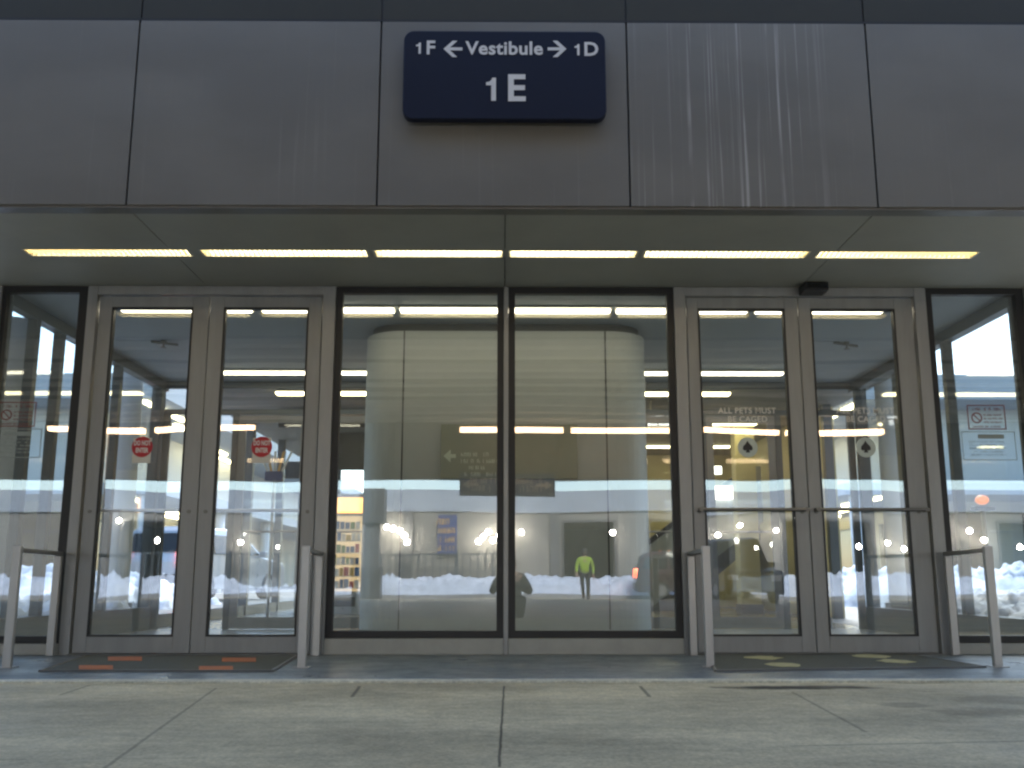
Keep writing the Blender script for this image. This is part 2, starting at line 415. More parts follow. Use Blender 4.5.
# soffit panels, left open where the lamps sit
yl0 = onZ(505, 257.0, ZS)[1]; yl1 = onZ(505, 250.6, ZS)[1]
ya, yb = min(yl0, yl1), max(yl0, yl1)
print('lamp slot', ya, yb)
joints = [seams[0], seams[2], seams[4], onZ(135, 215, ZS)[0], onZ(505, 240, ZS)[0], onZ(872, 216, ZS)[0], seams[-5], seams[-3], seams[-1]]
for a, b in zip(joints[:-1], joints[1:]):
    s = MB().box(a + .003, b - .003, YC + .09, ya, ZS, ZS + .02)
    s.box(a + .003, b - .003, yb, YF + .3, ZS, ZS + .02)
    s.build('soffit_panel', M['soffit'], canopy)
xs = [(28, 192), (202, 369), (374, 504), (508, 638), (643, 809), (817, 978)]
lampX = [(onZ(a, 254, ZS)[0], onZ(b, 254, ZS)[0]) for a, b in xs]
MB().box(seams[0], lampX[0][0] - .002, ya, yb, ZS, ZS + .02).build('soffit_strip', M['soffit'], canopy)
MB().box(lampX[-1][1] + .002, seams[-1], ya, yb, ZS, ZS + .02).build('soffit_strip', M['soffit'], canopy)
for (a, b), (c, d) in zip(lampX[:-1], lampX[1:]): MB().box(b + .002, c - .002, ya, yb, ZS + .001, ZS + .02).build('soffit_strip', M['soffit'], canopy)
where = ['at the far left end of the row', 'second from the left, over the left doors', 'just left of the middle seam',
         'just right of the middle seam', 'second from the right, beside the black sensor', 'at the far right end of the row']
for i, (a, b) in enumerate(lampX):
    t = thing('strip_light', ((a + b) / 2, (ya + yb) / 2, ZS), 'recessed yellow louvred strip light in the soffit, ' + where[i], 'strip light', 'recessed strip lights in the soffit')
    h = MB(); h.box(a, b, ya, yb, ZS + .09, ZS + .10); h.box(a, b, ya, ya + .004, ZS - .002, ZS + .09); h.box(a, b, yb - .004, yb, ZS - .002, ZS + .09)
    h.box(a, a + .012, ya + .006, yb - .006, ZS - .002, ZS + .09); h.box(b - .012, b, ya + .006, yb - .006, ZS - .002, ZS + .09)
    h.build('housing', M['housing'], t)
    MB().tube((a + .03, (ya + yb) / 2, ZS + .052), (b - .03, (ya + yb) / 2, ZS + .052), .026, n=12).build('tube', M['tube'], t, smooth=False)
    l = MB(); n = int((b - a - .03) / .034)
    for k in range(n + 1):
        x = a + .015 + (b - a - .03) * k / n
        l.box(x - .001, x + .001, ya + .007, yb - .007, ZS + .001, ZS + .026)
    l.build('louvre', M['louvre'], t)

# ================================================================== MAIN SIGN
def rrect(x0, x1, z0, z1, r, n=8):
    p = []
    for cx, cz, a0 in ((x1 - r, z1 - r, 0), (x0 + r, z1 - r, 90), (x0 + r, z0 + r, 180), (x1 - r, z0 + r, 270)):
        for i in range(n + 1):
            t = R(a0 + 90 * i / n); p.append((cx + r * math.cos(t), cz + r * math.sin(t)))
    return p
YS = YC - .12
sx0, _ = onY(403, 80, YS); sx1, _ = onY(606, 80, YS); _, sz0 = onY(505, 119, YS); _, sz1 = onY(505, 31, YS)
sign = thing('entrance_sign', ((sx0 + sx1) / 2, YS, sz0), 'navy rounded sign reading 1F Vestibule 1D and 1E on the grey fascia', 'sign')
MB().prism(rrect(sx0, sx1, sz0, sz1, .065), 'y', YS, YS + .06).build('panel', M['navy'], sign, bevel=.006)
for x in (sx0 + .25, sx1 - .25): MB().box(x - .03, x + .03, YS + .06, YC - .02, sz0 + .15, sz1 - .1).build('bracket', M['black'], sign)
def spx(px, py): return onY(px, py, YS)
L = []
for s, px, py, h in (('F', 430.5, 48.5, 14.6), ('Vestibule', 504.5, 49, 14), ('D', 591, 50, 14.6), ('E', 516, 89.5, 28)):
    x, z = spx(px, py); L.append((s, x, z, h / 1000 * 6.45 * 1.36, 'CENTER'))
tm = text_mesh(L, 0, on_plane_y(YS - .003), None, 'lettering', sign, bold=.022, ext=.001, space=1.04)
for px, py, h in ((418, 48.5, 10.6), (576.5, 50, 10.6), (490, 89.5, 21.5)):
    x, z = spx(px, py); k = h * 6.45 / 1000 * 1.1; Ya = YS - .004; z -= k / 2
    tm.add([(x + k * a, Ya, z + k * b) for a, b in ((.05, 0), (.24, 0), (.24, 1.0), (.09, 1.0), (.05, .90), (-.03, .83), (-.16, .80), (-.16, .67), (.05, .67))], [(0, 1, 2, 8), (8, 2, 3, 4), (8, 4, 5, 6, 7)])
for (px, dr) in ((453, -1), (557, 1)):
    x, z = spx(px, 49.2); w = .058; h = .046
    Ya = YS - .004
    tip = x + dr * w
    for sgn in (1, -1):
        tm.add([(tip, Ya, z), (tip - dr * .055, Ya, z + sgn * .055), (tip - dr * .085, Ya, z + sgn * .055), (tip - dr * .030, Ya, z)], [(0, 1, 2, 3)])
    tm.add([(x - dr * w, Ya, z - .010), (x - dr * w, Ya, z + .010), (tip - dr * .02, Ya - .0005, z + .010), (tip - dr * .02, Ya - .0005, z - .010)], [(0, 1, 2, 3)])
tm.build('lettering', M['white_paint'], sign)

# motion sensor on the soffit above the right doors
x0, z0 = onY(803, 292, 7.35); x1, z1 = onY(826, 276, 7.35)
ms = thing('motion_sensor', ((x0 + x1) / 2, 7.35, ZS), 'small black motion sensor box hung above the right doors', 'sensor')
MB().box(x0, x1, 7.30, 7.47, z0, ZS - .003).build('housing', M['black'], ms, bevel=.008)
MB().box(x0 + .02, x1 - .02, 7.285, 7.299, z0 + .02, z0 + .05).build('lens', M['carglass'], ms)

# ================================================================== VESTIBULE
VB = 11.2                                        # back (inner doors)
XL, XR = -3.88, 4.02
ves = thing('entrance_vestibule', (0, YF, 0), 'glazed entrance vestibule with two pairs of grey metal framed doors', 'vestibule')
ZH0, ZH1 = fz(297), ZS
zb_leaf, zt_leaf = .008, fz(298)
def post(a, b, y0=YF - .05, y1=YF + .07, name='post', m='frame', z0=0, z1=None):
    return MB().box(fx(a), fx(b), y0, y1, z0, ZS - .002 if z1 is None else z1).build(name, M[m], ves, bevel=.004)
# posts
for a, b in ((76, 86), (318, 331), (678, 690), (925, 937)): post(a, b)
MB().box(XL - .06, XL + .02, YF - .05, YF + .07, 0, ZS - .002).build('post', M['frame'], ves, bevel=.004)
MB().box(XR + .02, XR + .12, YF - .05, YF + .07, 0, ZS - .002).build('post', M['frame'], ves, bevel=.004)
# head rails over the doors
for a, b in ((86, 318), (690, 925)):
    MB().box(fx(a), fx(b), YF - .045, YF + .06, zt_leaf + .008, ZS - .002).build('head_rail', M['frame'], ves, bevel=.003)
    MB().box(fx(a), fx(b), YF - .08, YF + .08, 0, .012).build('threshold', M['darksteel'], ves, bevel=.003)
# door leaves
zg0, zg1 = fz(636), fz(309)
def leaf(a, b, ga, gb, kind):
    x0, x1 = fx(a) + .004, fx(b) - .004
    g0, g1 = fx(ga), fx(gb)
    y0, y1 = YF - .022, YF + .022
    fr = MB().ring(x0, x1, .014, zt_leaf, y0, y1, g0 - x0, x1 - g1, zg0 - .014, zt_leaf - zg1)
    d = fr.build('door', M['leaf'], ves, bevel=.003)
    d['label'] = 'exit door leaf with red round sticker' if kind == 'exit' else 'entry door leaf with pull bar and pet notice'
    MB().ring(g0 - .002, g1 + .002, zg0 - .002, zg1 + .002, y0 - .004, y1 + .004, .013, .013, .013, .013).build('gasket', M['gasket'], d)
    MB().box(g0 + .009, g1 - .009, YF - .004, YF + .004, zg0 + .009, zg1 - .009).build('pane', M['glass_door'], d)
    # lock cylinders on the stiles
    zl = fz(512)
    for xx in ((x0 + g0) / 2, (x1 + g1) / 2): MB().tube((xx, y0 - .006, zl), (xx, y0 + .001, zl), .014, n=12).build('lock', M['darksteel'], d)
    return d, x0, x1, g0, g1
def bar(d, x0, x1, z, yoff, m):
    y = YF + yoff; s = 1 if yoff > 0 else -1
    b = MB(); b.tube((x0, y, z), (x1, y, z), .013, n=12)
    for x in (x0 + .02, x1 - .02): b.tube((x, YF + s * .02, z), (x, y + s * .012, z), .016, n=10)
    return b.build('pull_bar' if s < 0 else 'push_bar', M[m], d, smooth=False)
lv = [leaf(87, 201, 101, 184, 'exit'), leaf(201, 317, 216, 303, 'exit'), leaf(691, 806, 703, 792, 'entry'), leaf(806, 924, 819, 905, 'entry')]
zbar = fz(510)
for d, x0, x1, g0, g1 in lv[:2]: bar(d, x0 + .04, x1 - .04, zbar, .07, 'steel')
for d, x0, x1, g0, g1 in lv[2:]: bar(d, x0 + .03, x1 - .01, zbar, -.075, 'darksteel')
# red round stickers on the exit doors
YSK = YF - .0065
for (d, *_), px in zip(lv[:2], (142.5, 262)):
    cx, cz = onY(px, 447, YF); s = 1 / 132.0
    w = 9.0 * s
    MB().box(cx - w, cx + w, YSK, YF - .0042, cz - 16 * s, cz + 9 * s).build('sticker', M['film'], d)
    c = MB(); n = 28
    c.add([(cx + 10.3 * s * math.cos(2 * math.pi * i / n), YSK - .0012, cz + 10.3 * s * math.sin(2 * math.pi * i / n)) for i in range(n)], [tuple(range(n))])
    c.build('sticker_disc', M['red'], d)
    t = text_mesh([('DO NOT', cx, cz + .019, .034, 'CENTER'), ('ENTER', cx, cz - .019, .034, 'CENTER')], 0, (lambda x, z, q: (cx + (x - cx) * .92, YSK - .0025 - q, cz + (z - cz) * 1.45)), None, 'x', d, bold=.03, ext=.0004)
    mk = random.Random(3)
    marks(t, cx - w * .8, cx + w * .8, cz - 12.5 * s, .009, YSK - .0008, .0006, mk); marks(t, cx - w * .8, cx + w * .8, cz - 15 * s, .009, YSK - .0008, .0006, mk)
    t.build('sticker_lettering', M['white_paint'], d)
# pet notices on the entry doors
for (d, *_), px in zip(lv[2:], (747, 865)):
    x, z1 = onY(px, 411, YF); _, z2 = onY(px, 419.5, YF)
    t = text_mesh([('ALL PETS MUST', x, z1, .062, 'CENTER'), ('BE CAGED', x, z2, .062, 'CENTER')], 0, on_plane_y(YSK + .001), None, 'x', d, bold=.004, ext=.0006, space=1.05)
    t.build('notice_lettering', M['etch'], d)
    cx, cz = onY(px + .5, 447.5, YF); s = 1 / 132.0; n = 30
    c = MB()
    ro, ri = 10.0 * s, 8.2 * s
    vs = []
    for i in range(n):
        a = 2 * math.pi * i / n; vs.append((cx + ro * math.cos(a), YSK, cz + ro * math.sin(a))); vs.append((cx + ri * math.cos(a), YSK, cz + ri * math.sin(a)))
    c.add(vs, [(2 * i, 2 * i + 1, (2 * i + 3) % (2 * n), (2 * i + 2) % (2 * n)) for i in range(n)])
    c.m(1)
    sh = [(0, 7), (1.6, 4.2), (4.6, 1.0), (5.0, -2.0), (3.0, -3.4), (1.6, -2.6), (2.2, -5.2), (-2.2, -5.2), (-1.6, -2.6), (-3.0, -3.4), (-5.0, -2.0), (-4.6, 1.0), (-1.6, 4.2)]
    c.add([(cx + a * s, YSK - .0006, cz + b * s) for a, b in sh], [tuple(range(len(sh)))])
    c.m(2)
    c.add([(cx + ri * math.cos(2 * math.pi * i / n), YSK + .0008, cz + ri * math.sin(2 * math.pi * i / n)) for i in range(n)], [tuple(range(n))])
    c.build('sticker', [M['paper'], M['black'], M['paper']], d)

# centre window: two big panes with black edges over a grey sill panel
zc0, zc1 = fz(635), fz(292)
def window(x0, x1, z0, z1, edge, name='window', glassm='glass', lab=None, sill=True, bl=.05, brr=.05):
    w = MB().ring(x0, x1, z0 - .02, z1 + .03, YF - .03, YF + .03, bl, brr, .05, .05).build(name, M['gasket'], ves)
    if lab: w['label'] = lab
    MB().box(x0 + bl - .004, x1 - brr + .004, YF - .005, YF + .005, z0 + .026, z1 - .016).build('pane', M[glassm], w)
    if sill: MB().box(x0, x1, YF - .055, YF + .05, .004, z0 - .022).build('sill_panel', M['sill'], w, bevel=.004)
    return w
xm = fx(506)
wl = window(fx(331) + .002, xm - .018, zc0, zc1, .05)
wr = window(xm + .018, fx(678) - .002, zc0, zc1, .05)
MB().box(xm - .017, xm + .017, YF - .045, YF + .05, 0, ZS - .002).build('mullion', M['frame'], ves, bevel=.003)
sl = window(XL + .022, fx(76) - .002, fz(640), zc1, .05, lab='side pane left of the exit doors', bl=.03, brr=.07)
sr = window(fx(937) + .002, XR + .018, fz(640), zc1, .05, lab='side pane right of the entry doors', bl=.05, brr=.06)
# stickers on the side panes (prohibition sign and an outlined notice)
def side_notice(w, cx, top, mirror=1):
    x, z = onY(cx, top, YF)
    y = YF - .0065
    a = MB(); wd, ht = .145, .19
    a.ring(x - wd, x + wd, z - ht, z, y, y + .001, .008, .008, .008, .008)
    n = 22; ro, ri = .042, .032; cxx, czz = x - .075, z - .10
    vs = []
    for i in range(n):
        t = 2 * math.pi * i / n; vs += [(cxx + ro * math.cos(t), y, czz + ro * math.sin(t)), (cxx + ri * math.cos(t), y, czz + ri * math.sin(t))]
    a.add(vs, [(2 * i, 2 * i + 1, (2 * i + 3) % (2 * n), (2 * i + 2) % (2 * n)) for i in range(n)])
    a.add([(cxx - .028, y - .0004, czz + .022), (cxx - .022, y - .0004, czz + .028), (cxx + .028, y - .0004, czz - .022), (cxx + .022, y - .0004, czz - .028)], [(0, 1, 2, 3)])
    rr = random.Random(5)
    marks(a, x - .10, x + .11, z - .045, .022, y + .001, .001, rr)
    for k in range(3): marks(a, x - .02, x + .115, z - .085 - k * .028, .014, y + .001, .001, rr)
    marks(a, x - .11, x + .11, z - .175, .014, y + .001, .001, rr)
    a.build('sticker', M['fadedred'], w)
    b = MB(); z2 = z - .205; h2 = .22
    b.ring(x - wd - .06, x + wd + .06, z2 - h2, z2, y, y + .001, .006, .006, .006, .006)
    b.box(x - .08, x + .12, y, y + .001, z2 - .055, z2 - .022)
    for k in range(5): marks(b, x - .15, x + .12, z2 - .085 - k * .025, .013, y + .001, .001, rr)
    b.build('notice', M['notice'], w)
side_notice(sl, 18, 402); side_notice(sr, 985, 405)

# vestibule shell: ceiling, floor, glazed side walls, back wall with inner doors
MB().box(XL - .05, XR + .1, YF + .071, VB + .1, ZS - .02, ZS + .1).build('ceiling', M['vest_ceiling'], ves)
tag(MB().box(XL - .05, XR + .1, 7.42, VB + .1, -.22, 0).build('vestibule_floor', M['vest_floor']), kind='structure')
def side_wall(X, s):
    ys = [YF + .07, 8.02, 8.5, 9.86, 11.1] if s < 0 else [YF + .07, 8.78, 9.86, 11.1]
    w = MB()
    w.box(X - .05, X + .05, YF + .07, VB + .1, 0, .24); w.box(X - .05, X + .05, YF + .07, VB + .1, ZS - .12, ZS - .022)
    for y in ys: w.box(X - .04, X + .04, y, y + (.04 if y == ys[0] else .08), .24, ZS - .12)
    o = w.build('side_wall', M['mullion'], ves, bevel=.004)
    for a, b in zip(ys[:-1], ys[1:]):
        MB().box(X - .004, X + .004, a + (.04 if a == ys[0] else .08), b, .24, ZS - .12).build('pane', M['glass_in'], o)
side_wall(XL, -1); side_wall(XR, 1)
# inner wall frame and inner doors (behind the cladding column in the middle)
iw = MB()
for x in (XL + .05, -3.05, -2.2, -1.35, 1.37, 2.22, 3.07, XR - .12):
    iw.box(x, x + .07, VB - .03, VB + .03, 0, 2.36)
iw.box(XL + .05, XR - .05, VB - .03, VB + .03, 2.36, 2.42)
iw.box(XL + .05, XR - .05, VB - .02, VB + .02, 2.66, ZS - .022)
iw.build('inner_frame', M['mullion'], ves)
for a, b in ((-2.98, -2.2), (-2.13, -1.35), (1.44, 2.22), (2.29, 3.07)):
    dd = MB().ring(a, b, .01, 2.35, VB - .02, VB + .02, .08, .08, .12, .08).build('inner_door', M['leaf'], ves)
    MB().box(a + .08, b - .08, VB - .004, VB + .004, .13, 2.27).build('pane', M['glass_in'], dd)
    MB().tube((a + .08, VB - .06, 1.05), (b - .08, VB - .06, 1.05), .012).build('push_bar', M['steel'], dd)
# vestibule ceiling lamps
for i, (a, b) in enumerate(lampX):
    k = .915
    a2, b2 = a * k, b * k
    if abs(a2) < 1.0 and abs(b2) < 1.2: continue
    t = thing('ceiling_strip_light', ((a2 + b2) / 2, 10.55, ZS - .02), ['white strip light inside the vestibule ceiling, far left of four', 'white strip light inside the vestibule ceiling, left beside the rounded column', '', '',
        'white strip light inside the vestibule ceiling, right beside the rounded column', 'white strip light inside the vestibule ceiling, far right of four'][i], 'strip light', 'strip lights inside the vestibule')
    MB().box(a2, b2, 10.47, 10.63, ZS - .045, ZS - .022).build('housing', M['housing'], t)
    MB().box(a2 + .01, b2 - .01, 10.50, 10.60, ZS - .064, ZS - .046).build('diffuser', M['tube_in'], t, bevel=.008)
for i, (a, b) in enumerate(lampX):  # lamp row added to light the column front, lined up with the reflected strip
    a2, b2 = a * .955, b * .955
    t = thing('added_strip_light', ((a2 + b2) / 2, 8.02, ZS - .02), 'added white strip light inside the glass, ' + ['far left, over the left exit leaf', 'second from the left, over the exit doors', 'left of the mullion, over the left centre pane',
        'right of the mullion, over the right centre pane', 'second from the right, over the entry doors', 'far right, over the right entry leaf'][i], 'strip light', 'added strip lights just inside the glass')
    MB().box(a2, b2, 7.94, 8.10, ZS - .035, ZS - .022).build('housing', M['housing'], t)
    MB().box(a2 + .01, b2 - .01, 7.975, 8.065, ZS - .055, ZS - .036).build('diffuser', M['tube_in'], t, bevel=.006)
for x in (-3.2, 3.25):
    t = thing('sprinkler', (x, 9.2, ZS - .02), 'small dark sprinkler head on the vestibule ceiling, ' + ('left side' if x < 0 else 'right side'), 'sprinkler', 'sprinklers on the vestibule ceiling')
    m = MB(); m.tube((x, 9.2, ZS - .021), (x, 9.2, ZS - .05), .03, .02); m.tube((x, 9.2, ZS - .05), (x, 9.2, ZS - .085), .008); m.tube((x, 9.2, ZS - .085), (x, 9.2, ZS - .09), .03)
    m.tube((x - .12, 9.2, ZS - .03), (x + .12, 9.25, ZS - .05), .012)
    m.build('head', M['darksteel'], t)

# rounded cladding column in the middle
YCOL = 8.5
xc0 = onY(363, 450, 8.75)[0]; xc1 = onY(648, 450, 8.75)[0]
ztop = onY(505, 331, YCOL)[1]
colm = thing('clad_column', (0, 9.5, 0), 'wide beige column with rounded corners standing behind the centre panes', 'column')
outline = rrect(xc0, xc1, YCOL, YCOL + 2.2, .36, 10)
MB().prism(outline, 'z', .02, ztop).build('cladding', M['column'], colm, smooth=False)
MB().prism(rrect(xc0 + .05, xc1 - .05, YCOL + .05, YCOL + 2.1, .3, 10), 'z', ztop, ZS - .021).build('top_reveal', M['darkpanel'], colm)
MB().prism(rrect(xc0 - .01, xc1 + .01, YCOL - .01, YCOL + 2.21, .37, 10), 'z', 0.002, .12).build('skirting', M['darksteel'], colm)
sm_ = MB()
for px in (402, 607):
    x = onY(px, 450, YCOL)[0]; sm_.box(x - .006, x + .006, YCOL - .0025, YCOL + .01, .13, ztop - .002)
sm_.build('seam', M['darkpanel'], colm)
# direction sign on the column
x0, z1 = onY(441, 424, YCOL - .04); x1, z0 = onY(578, 479, YCOL - .04)
ds = thing('direction_sign', ((x0 + x1) / 2, YCOL - .04, z0), 'grey-green direction sign with white arrow and small lettering on the column', 'sign')
MB().box(x0, x1, YCOL - .04, YCOL - .004, z0, z1).build('panel', M['signgreen'], ds, bevel=.004)
am = MB(); yy = YCOL - .041
ax, az = onY(450, 456, yy)
am.add([(ax - .055, yy - .001, az), (ax + .005, yy - .001, az + .055), (ax + .005, yy - .001, az - .055)], [(0, 1, 2)])
am.box(ax + .004, ax + .05, yy - .001, yy, az - .016, az + .016)
rr = random.Random(11)
for k, (a, b) in enumerate(((461, 487), (461, 500), (469, 484), (462, 500))):
    xx0, zz = onY(a, 456.5 + 6.6 * k, yy); xx1, _ = onY(b, 456, yy); marks(am, xx0, xx1, zz, .034, yy, .001, rr)
am.build('lettering', M['palegreen'], ds)

# ================================================================== guard rails and mats
gl_ = ['steel guard rail at the far left, before the left side pane', 'steel guard rail between the exit doors and the centre panes',
       'steel guard rail between the centre panes and the entry doors', 'steel guard rail at the far right, before the right side pane']
YG = onZ(505, 668, 0)[1]
gx = [onZ(9, 668, 0)[0], onZ(302, 668, 0)[0], onZ(708, 667, 0)[0], onZ(989, 666, 0)[0]]
for i, x in enumerate(gx):
    xb = [fx(62, 600), fx(321, 600), fx(689, 600), fx(944, 600)][i]
    t = thing('guard_rail', (x, YG, 0), gl_[i], 'guard rail', 'guard rails beside the doors')
    ht = .735; yb_ = YF - .12
    for (xx, y, nm) in ((x, YG, 'post'), (xb, yb_, 'post')):
        p = MB().box(xx - .026, xx + .026, y - .02, y + .02, .004, ht + (.012 if y == YG else -.03)); p.build('post', M['steel'], t, bevel=.004)
    d = Vector((xb - x, yb_ - YG, 0)); n = Vector((-d.y, d.x, 0)).normalized() * .024
    a = Vector((x, YG + .022, 0)); b = Vector((xb, yb_ + .02, 0))
    tb = MB(); tb.add([(*(a - n).xy, ht - .028), (*(a + n).xy, ht - .028), (*(b + n).xy, ht - .028), (*(b - n).xy, ht - .028),
                       (*(a - n).xy, ht), (*(a + n).xy, ht), (*(b + n).xy, ht), (*(b - n).xy, ht)],
                      [(3, 2, 1, 0), (4, 5, 6, 7), (0, 1, 5, 4), (1, 2, 6, 5), (2, 3, 7, 6), (3, 0, 4, 7)])
    tb.build('top_bar', M['darksteel'], t, bevel=.004)
    bp = MB(); bp.box(x - .05, x + .05, YG - .05, YG + .05, .0045, .010); bp.build('base_plate', M['steel'], t)
def floor_mat(c, label, mk, marks_px, mw, irregular):
    g = [onZ(px, py, .01) for px, py in c]
    t = thing('door_mat', (sum(p[0] for p in g) / 4, sum(p[1] for p in g) / 4, .004), label, 'door mat')
    m = MB(); m.add([(p[0], p[1], .0045) for p in g] + [(p[0], p[1], .014) for p in g], [(0, 1, 2, 3), (4, 5, 6, 7), (0, 1, 5, 4), (1, 2, 6, 5), (2, 3, 7, 6), (3, 0, 4, 7)])
    m.build('pile', M['mat_l'], t)
    rim = MB()
    for i in range(4):
        p, q = Vector((*g[i], 0)), Vector((*g[(i + 1) % 4], 0)); n = Vector((-(q - p).y, (q - p).x, 0)).normalized() * .012
        rim.add([(*(p - n).xy, .005), (*(q - n).xy, .005), (*(q + n).xy, .005), (*(p + n).xy, .005), (*(p - n * .6).xy, .017), (*(q - n * .6).xy, .017), (*(q + n * .6).xy, .017), (*(p + n * .6).xy, .017)],
                [(0, 1, 5, 4), (1, 2, 6, 5), (2, 3, 7, 6), (3, 0, 4, 7), (4, 5, 6, 7)])
    rim.build('edging', M['darksteel'], t)
    r2 = random.Random(2)
    for (px, py) in marks_px:
        a = onZ(px - mw, py + 1.9, .02); b = onZ(px + mw, py + 1.9, .02); cc = onZ(px + mw, py - 1.9, .02); d = onZ(px - mw, py - 1.9, .02)
        if irregular:
            cx, cy = (a[0] + b[0]) / 2, (a[1] + d[1]) / 2; rx, ry = (b[0] - a[0]) / 2, abs(d[1] - a[1]) / 2
            pts = [(cx + rx * math.cos(k * math.pi / 8) * r2.uniform(.7, 1.1), cy + ry * math.sin(k * math.pi / 8) * r2.uniform(.7, 1.15)) for k in range(16)]
        else: pts = [a, b, cc, d]
        MB().prism(pts, 'z', .0145, .0165).build('marking', mk, t)
floor_mat([(40, 671), (272, 671), (297, 656), (85, 656)], 'dark olive door mat with four orange bars before the exit doors', M['orange_mark'], [(125, 658), (96, 666.5), (239, 659), (216, 667.3)], 17, False)
floor_mat([(716, 671), (985, 667), (905, 654), (706, 655)], 'dark olive door mat with four yellow blotches before the entry doors', M['yellow_mark'], [(770, 657), (790, 664), (880, 655.5), (905, 660.5)], 19, True)

# ================================================================== HALL behind the vestibule
HB = 20.0; HX0, HX1 = -3.97, 4.6; HZ = 2.98
tag(MB().box(HX0 - .2, HX1 + .2, VB + .1, HB + .3, -.22, -.001).build('hall_floor', M['floor']), kind='structure')
hall = thing('arrivals_hall', (0, HB, 0), 'lit cream-walled hall seen through the inner doors', 'hall')
MB().box(HX0 - .2, HX1 + .2, VB + .101, HB + .3, HZ, HZ + .3).build('ceiling', mat('hall_ceiling', (.22, .22, .20), .7, 0, .1, 2), hall)
MB().box(-2.75, HX1 + .2, HB, HB + .2, 0, HZ - .002).build('back_wall', M['cream'], hall)
MB().box(HX1, HX1 + .15, 14.2, HB - .002, 0, HZ - .002).build('side_wall', M['cream'], hall)
MB().box(-3.2, -.6, 16.9, 17.0, 2.35, HZ - .002).build('bulkhead', M['darkpanel'], hall)
lw = MB()
for y in (VB + .12, 13.4, 15.6, 17.8, HB - .1): lw.box(HX0 - .06, HX0 + .06, y, y + .12, 0, HZ - .002)
lw.box(HX0 - .05, HX0 + .05, VB + .24, HB, 0, .14)
for x in (HX0 + .1, -3.3): lw.box(x - .05, x + .05, HB, HB + .1, .14, HZ - .002)
for y in (VB + .12, 12.6, 14.0): lw.box(HX1 - .06, HX1 + .06, y, y + .12, 0, HZ - .002)
lw.build('mullion', M['mullion'], hall)
for X, sgn in ((-3.62, -1), (3.66, 1)):
    t = thing('white_column', (X, 12.0, 0), 'round white column just behind the inner wall, ' + ('left side' if sgn < 0 else 'right side'), 'column', 'round white columns behind the inner wall')
    MB().tube((X, 12.0, .0), (X, 12.0, HZ - .002), .17, n=24).build('shaft', M['whitecol'], t, smooth=True)
    MB().tube((X, 12.0, 0), (X, 12.0, .1), .19, n=24).build('base', M['darksteel'], t)
rowsL = [('yellow strip light on the hall ceiling, nearest row left', -3.0, -1.15, 13.0), ('yellow strip light on the hall ceiling, nearest row right', 1.15, 3.0, 13.0),
         ('yellow strip light on the hall ceiling, middle row left', -3.0, -1.0, 15.6), ('yellow strip light on the hall ceiling, middle row right', 1.6, 4.0, 15.6),
         ('yellow strip light on the hall ceiling, back row left', -3.0, -.8, 18.4), ('yellow strip light on the hall ceiling, back row right', 1.4, 4.2, 18.4)]
for lab, a, b, y in rowsL:
    t = thing('hall_strip_light', ((a + b) / 2, y, HZ), lab, 'strip light', 'strip lights in the hall')
    MB().box(a, b, y - .09, y + .09, HZ - .03, HZ - .002).build('housing', M['housing'], t)
    MB().box(a + .01, b - .01, y - .075, y + .075, HZ - .055, HZ - .031).build('diffuser', M['tube_hall'], t)
# things in the hall
def hang_sign(name, x0, x1, z0, z1, y, label, lit=False, rows=2):
    t = thing(name, ((x0 + x1) / 2, y, z0), label, 'sign')
    MB().box(x0, x1, y, y + .12, z0, z1).build('panel', M['darkpanel'], t, bevel=.005)
    for x in (x0 + .1, x1 - .1): MB().box(x - .012, x + .012, y + .05, y + .07, z1, HZ - .002).build('hanger', M['darksteel'], t)
    if lit:
        m = MB(); q = random.Random(4); h = (z1 - z0) / (rows + .8)
        for k in range(rows): marks(m, x0 + .05, x1 - .05, z1 - (k + 1) * h * 1.12, h * .85, y, .003, q)
        m.build('lettering', M['letterlit'], t)
a = onY(648, 416, 13.6); b = onY(690, 426, 13.6)
hang_sign('display_sign', a[0] - .05, b[0] + .2, b[1] - .04, a[1] + .07, 13.6, 'black hanging display with glowing white lettering right of the column', True)
a = onY(279, 405, 14.5); b = onY(366, 427, 14.5)
hang_sign('hanging_sign', a[0], b[0] + .3, b[1], a[1], 14.5, 'dark hanging sign in the hall left of the column, below the strip light')
a = onY(282, 462, 19.9); b = onY(303, 477, 19.9)
t = thing('wall_panel', (a[0], 19.9, b[1]), 'small black wall screen on the cream wall seen through the exit doors', 'screen')
MB().box(a[0], b[0], 19.9, 19.97, b[1], a[1]).build('screen', M['darkpanel'], t, bevel=.01)
MB().box(a[0] - .02, b[0] + .02, 19.971, 19.998, b[1] - .02, a[1] + .02).build('bezel', M['black'], t)
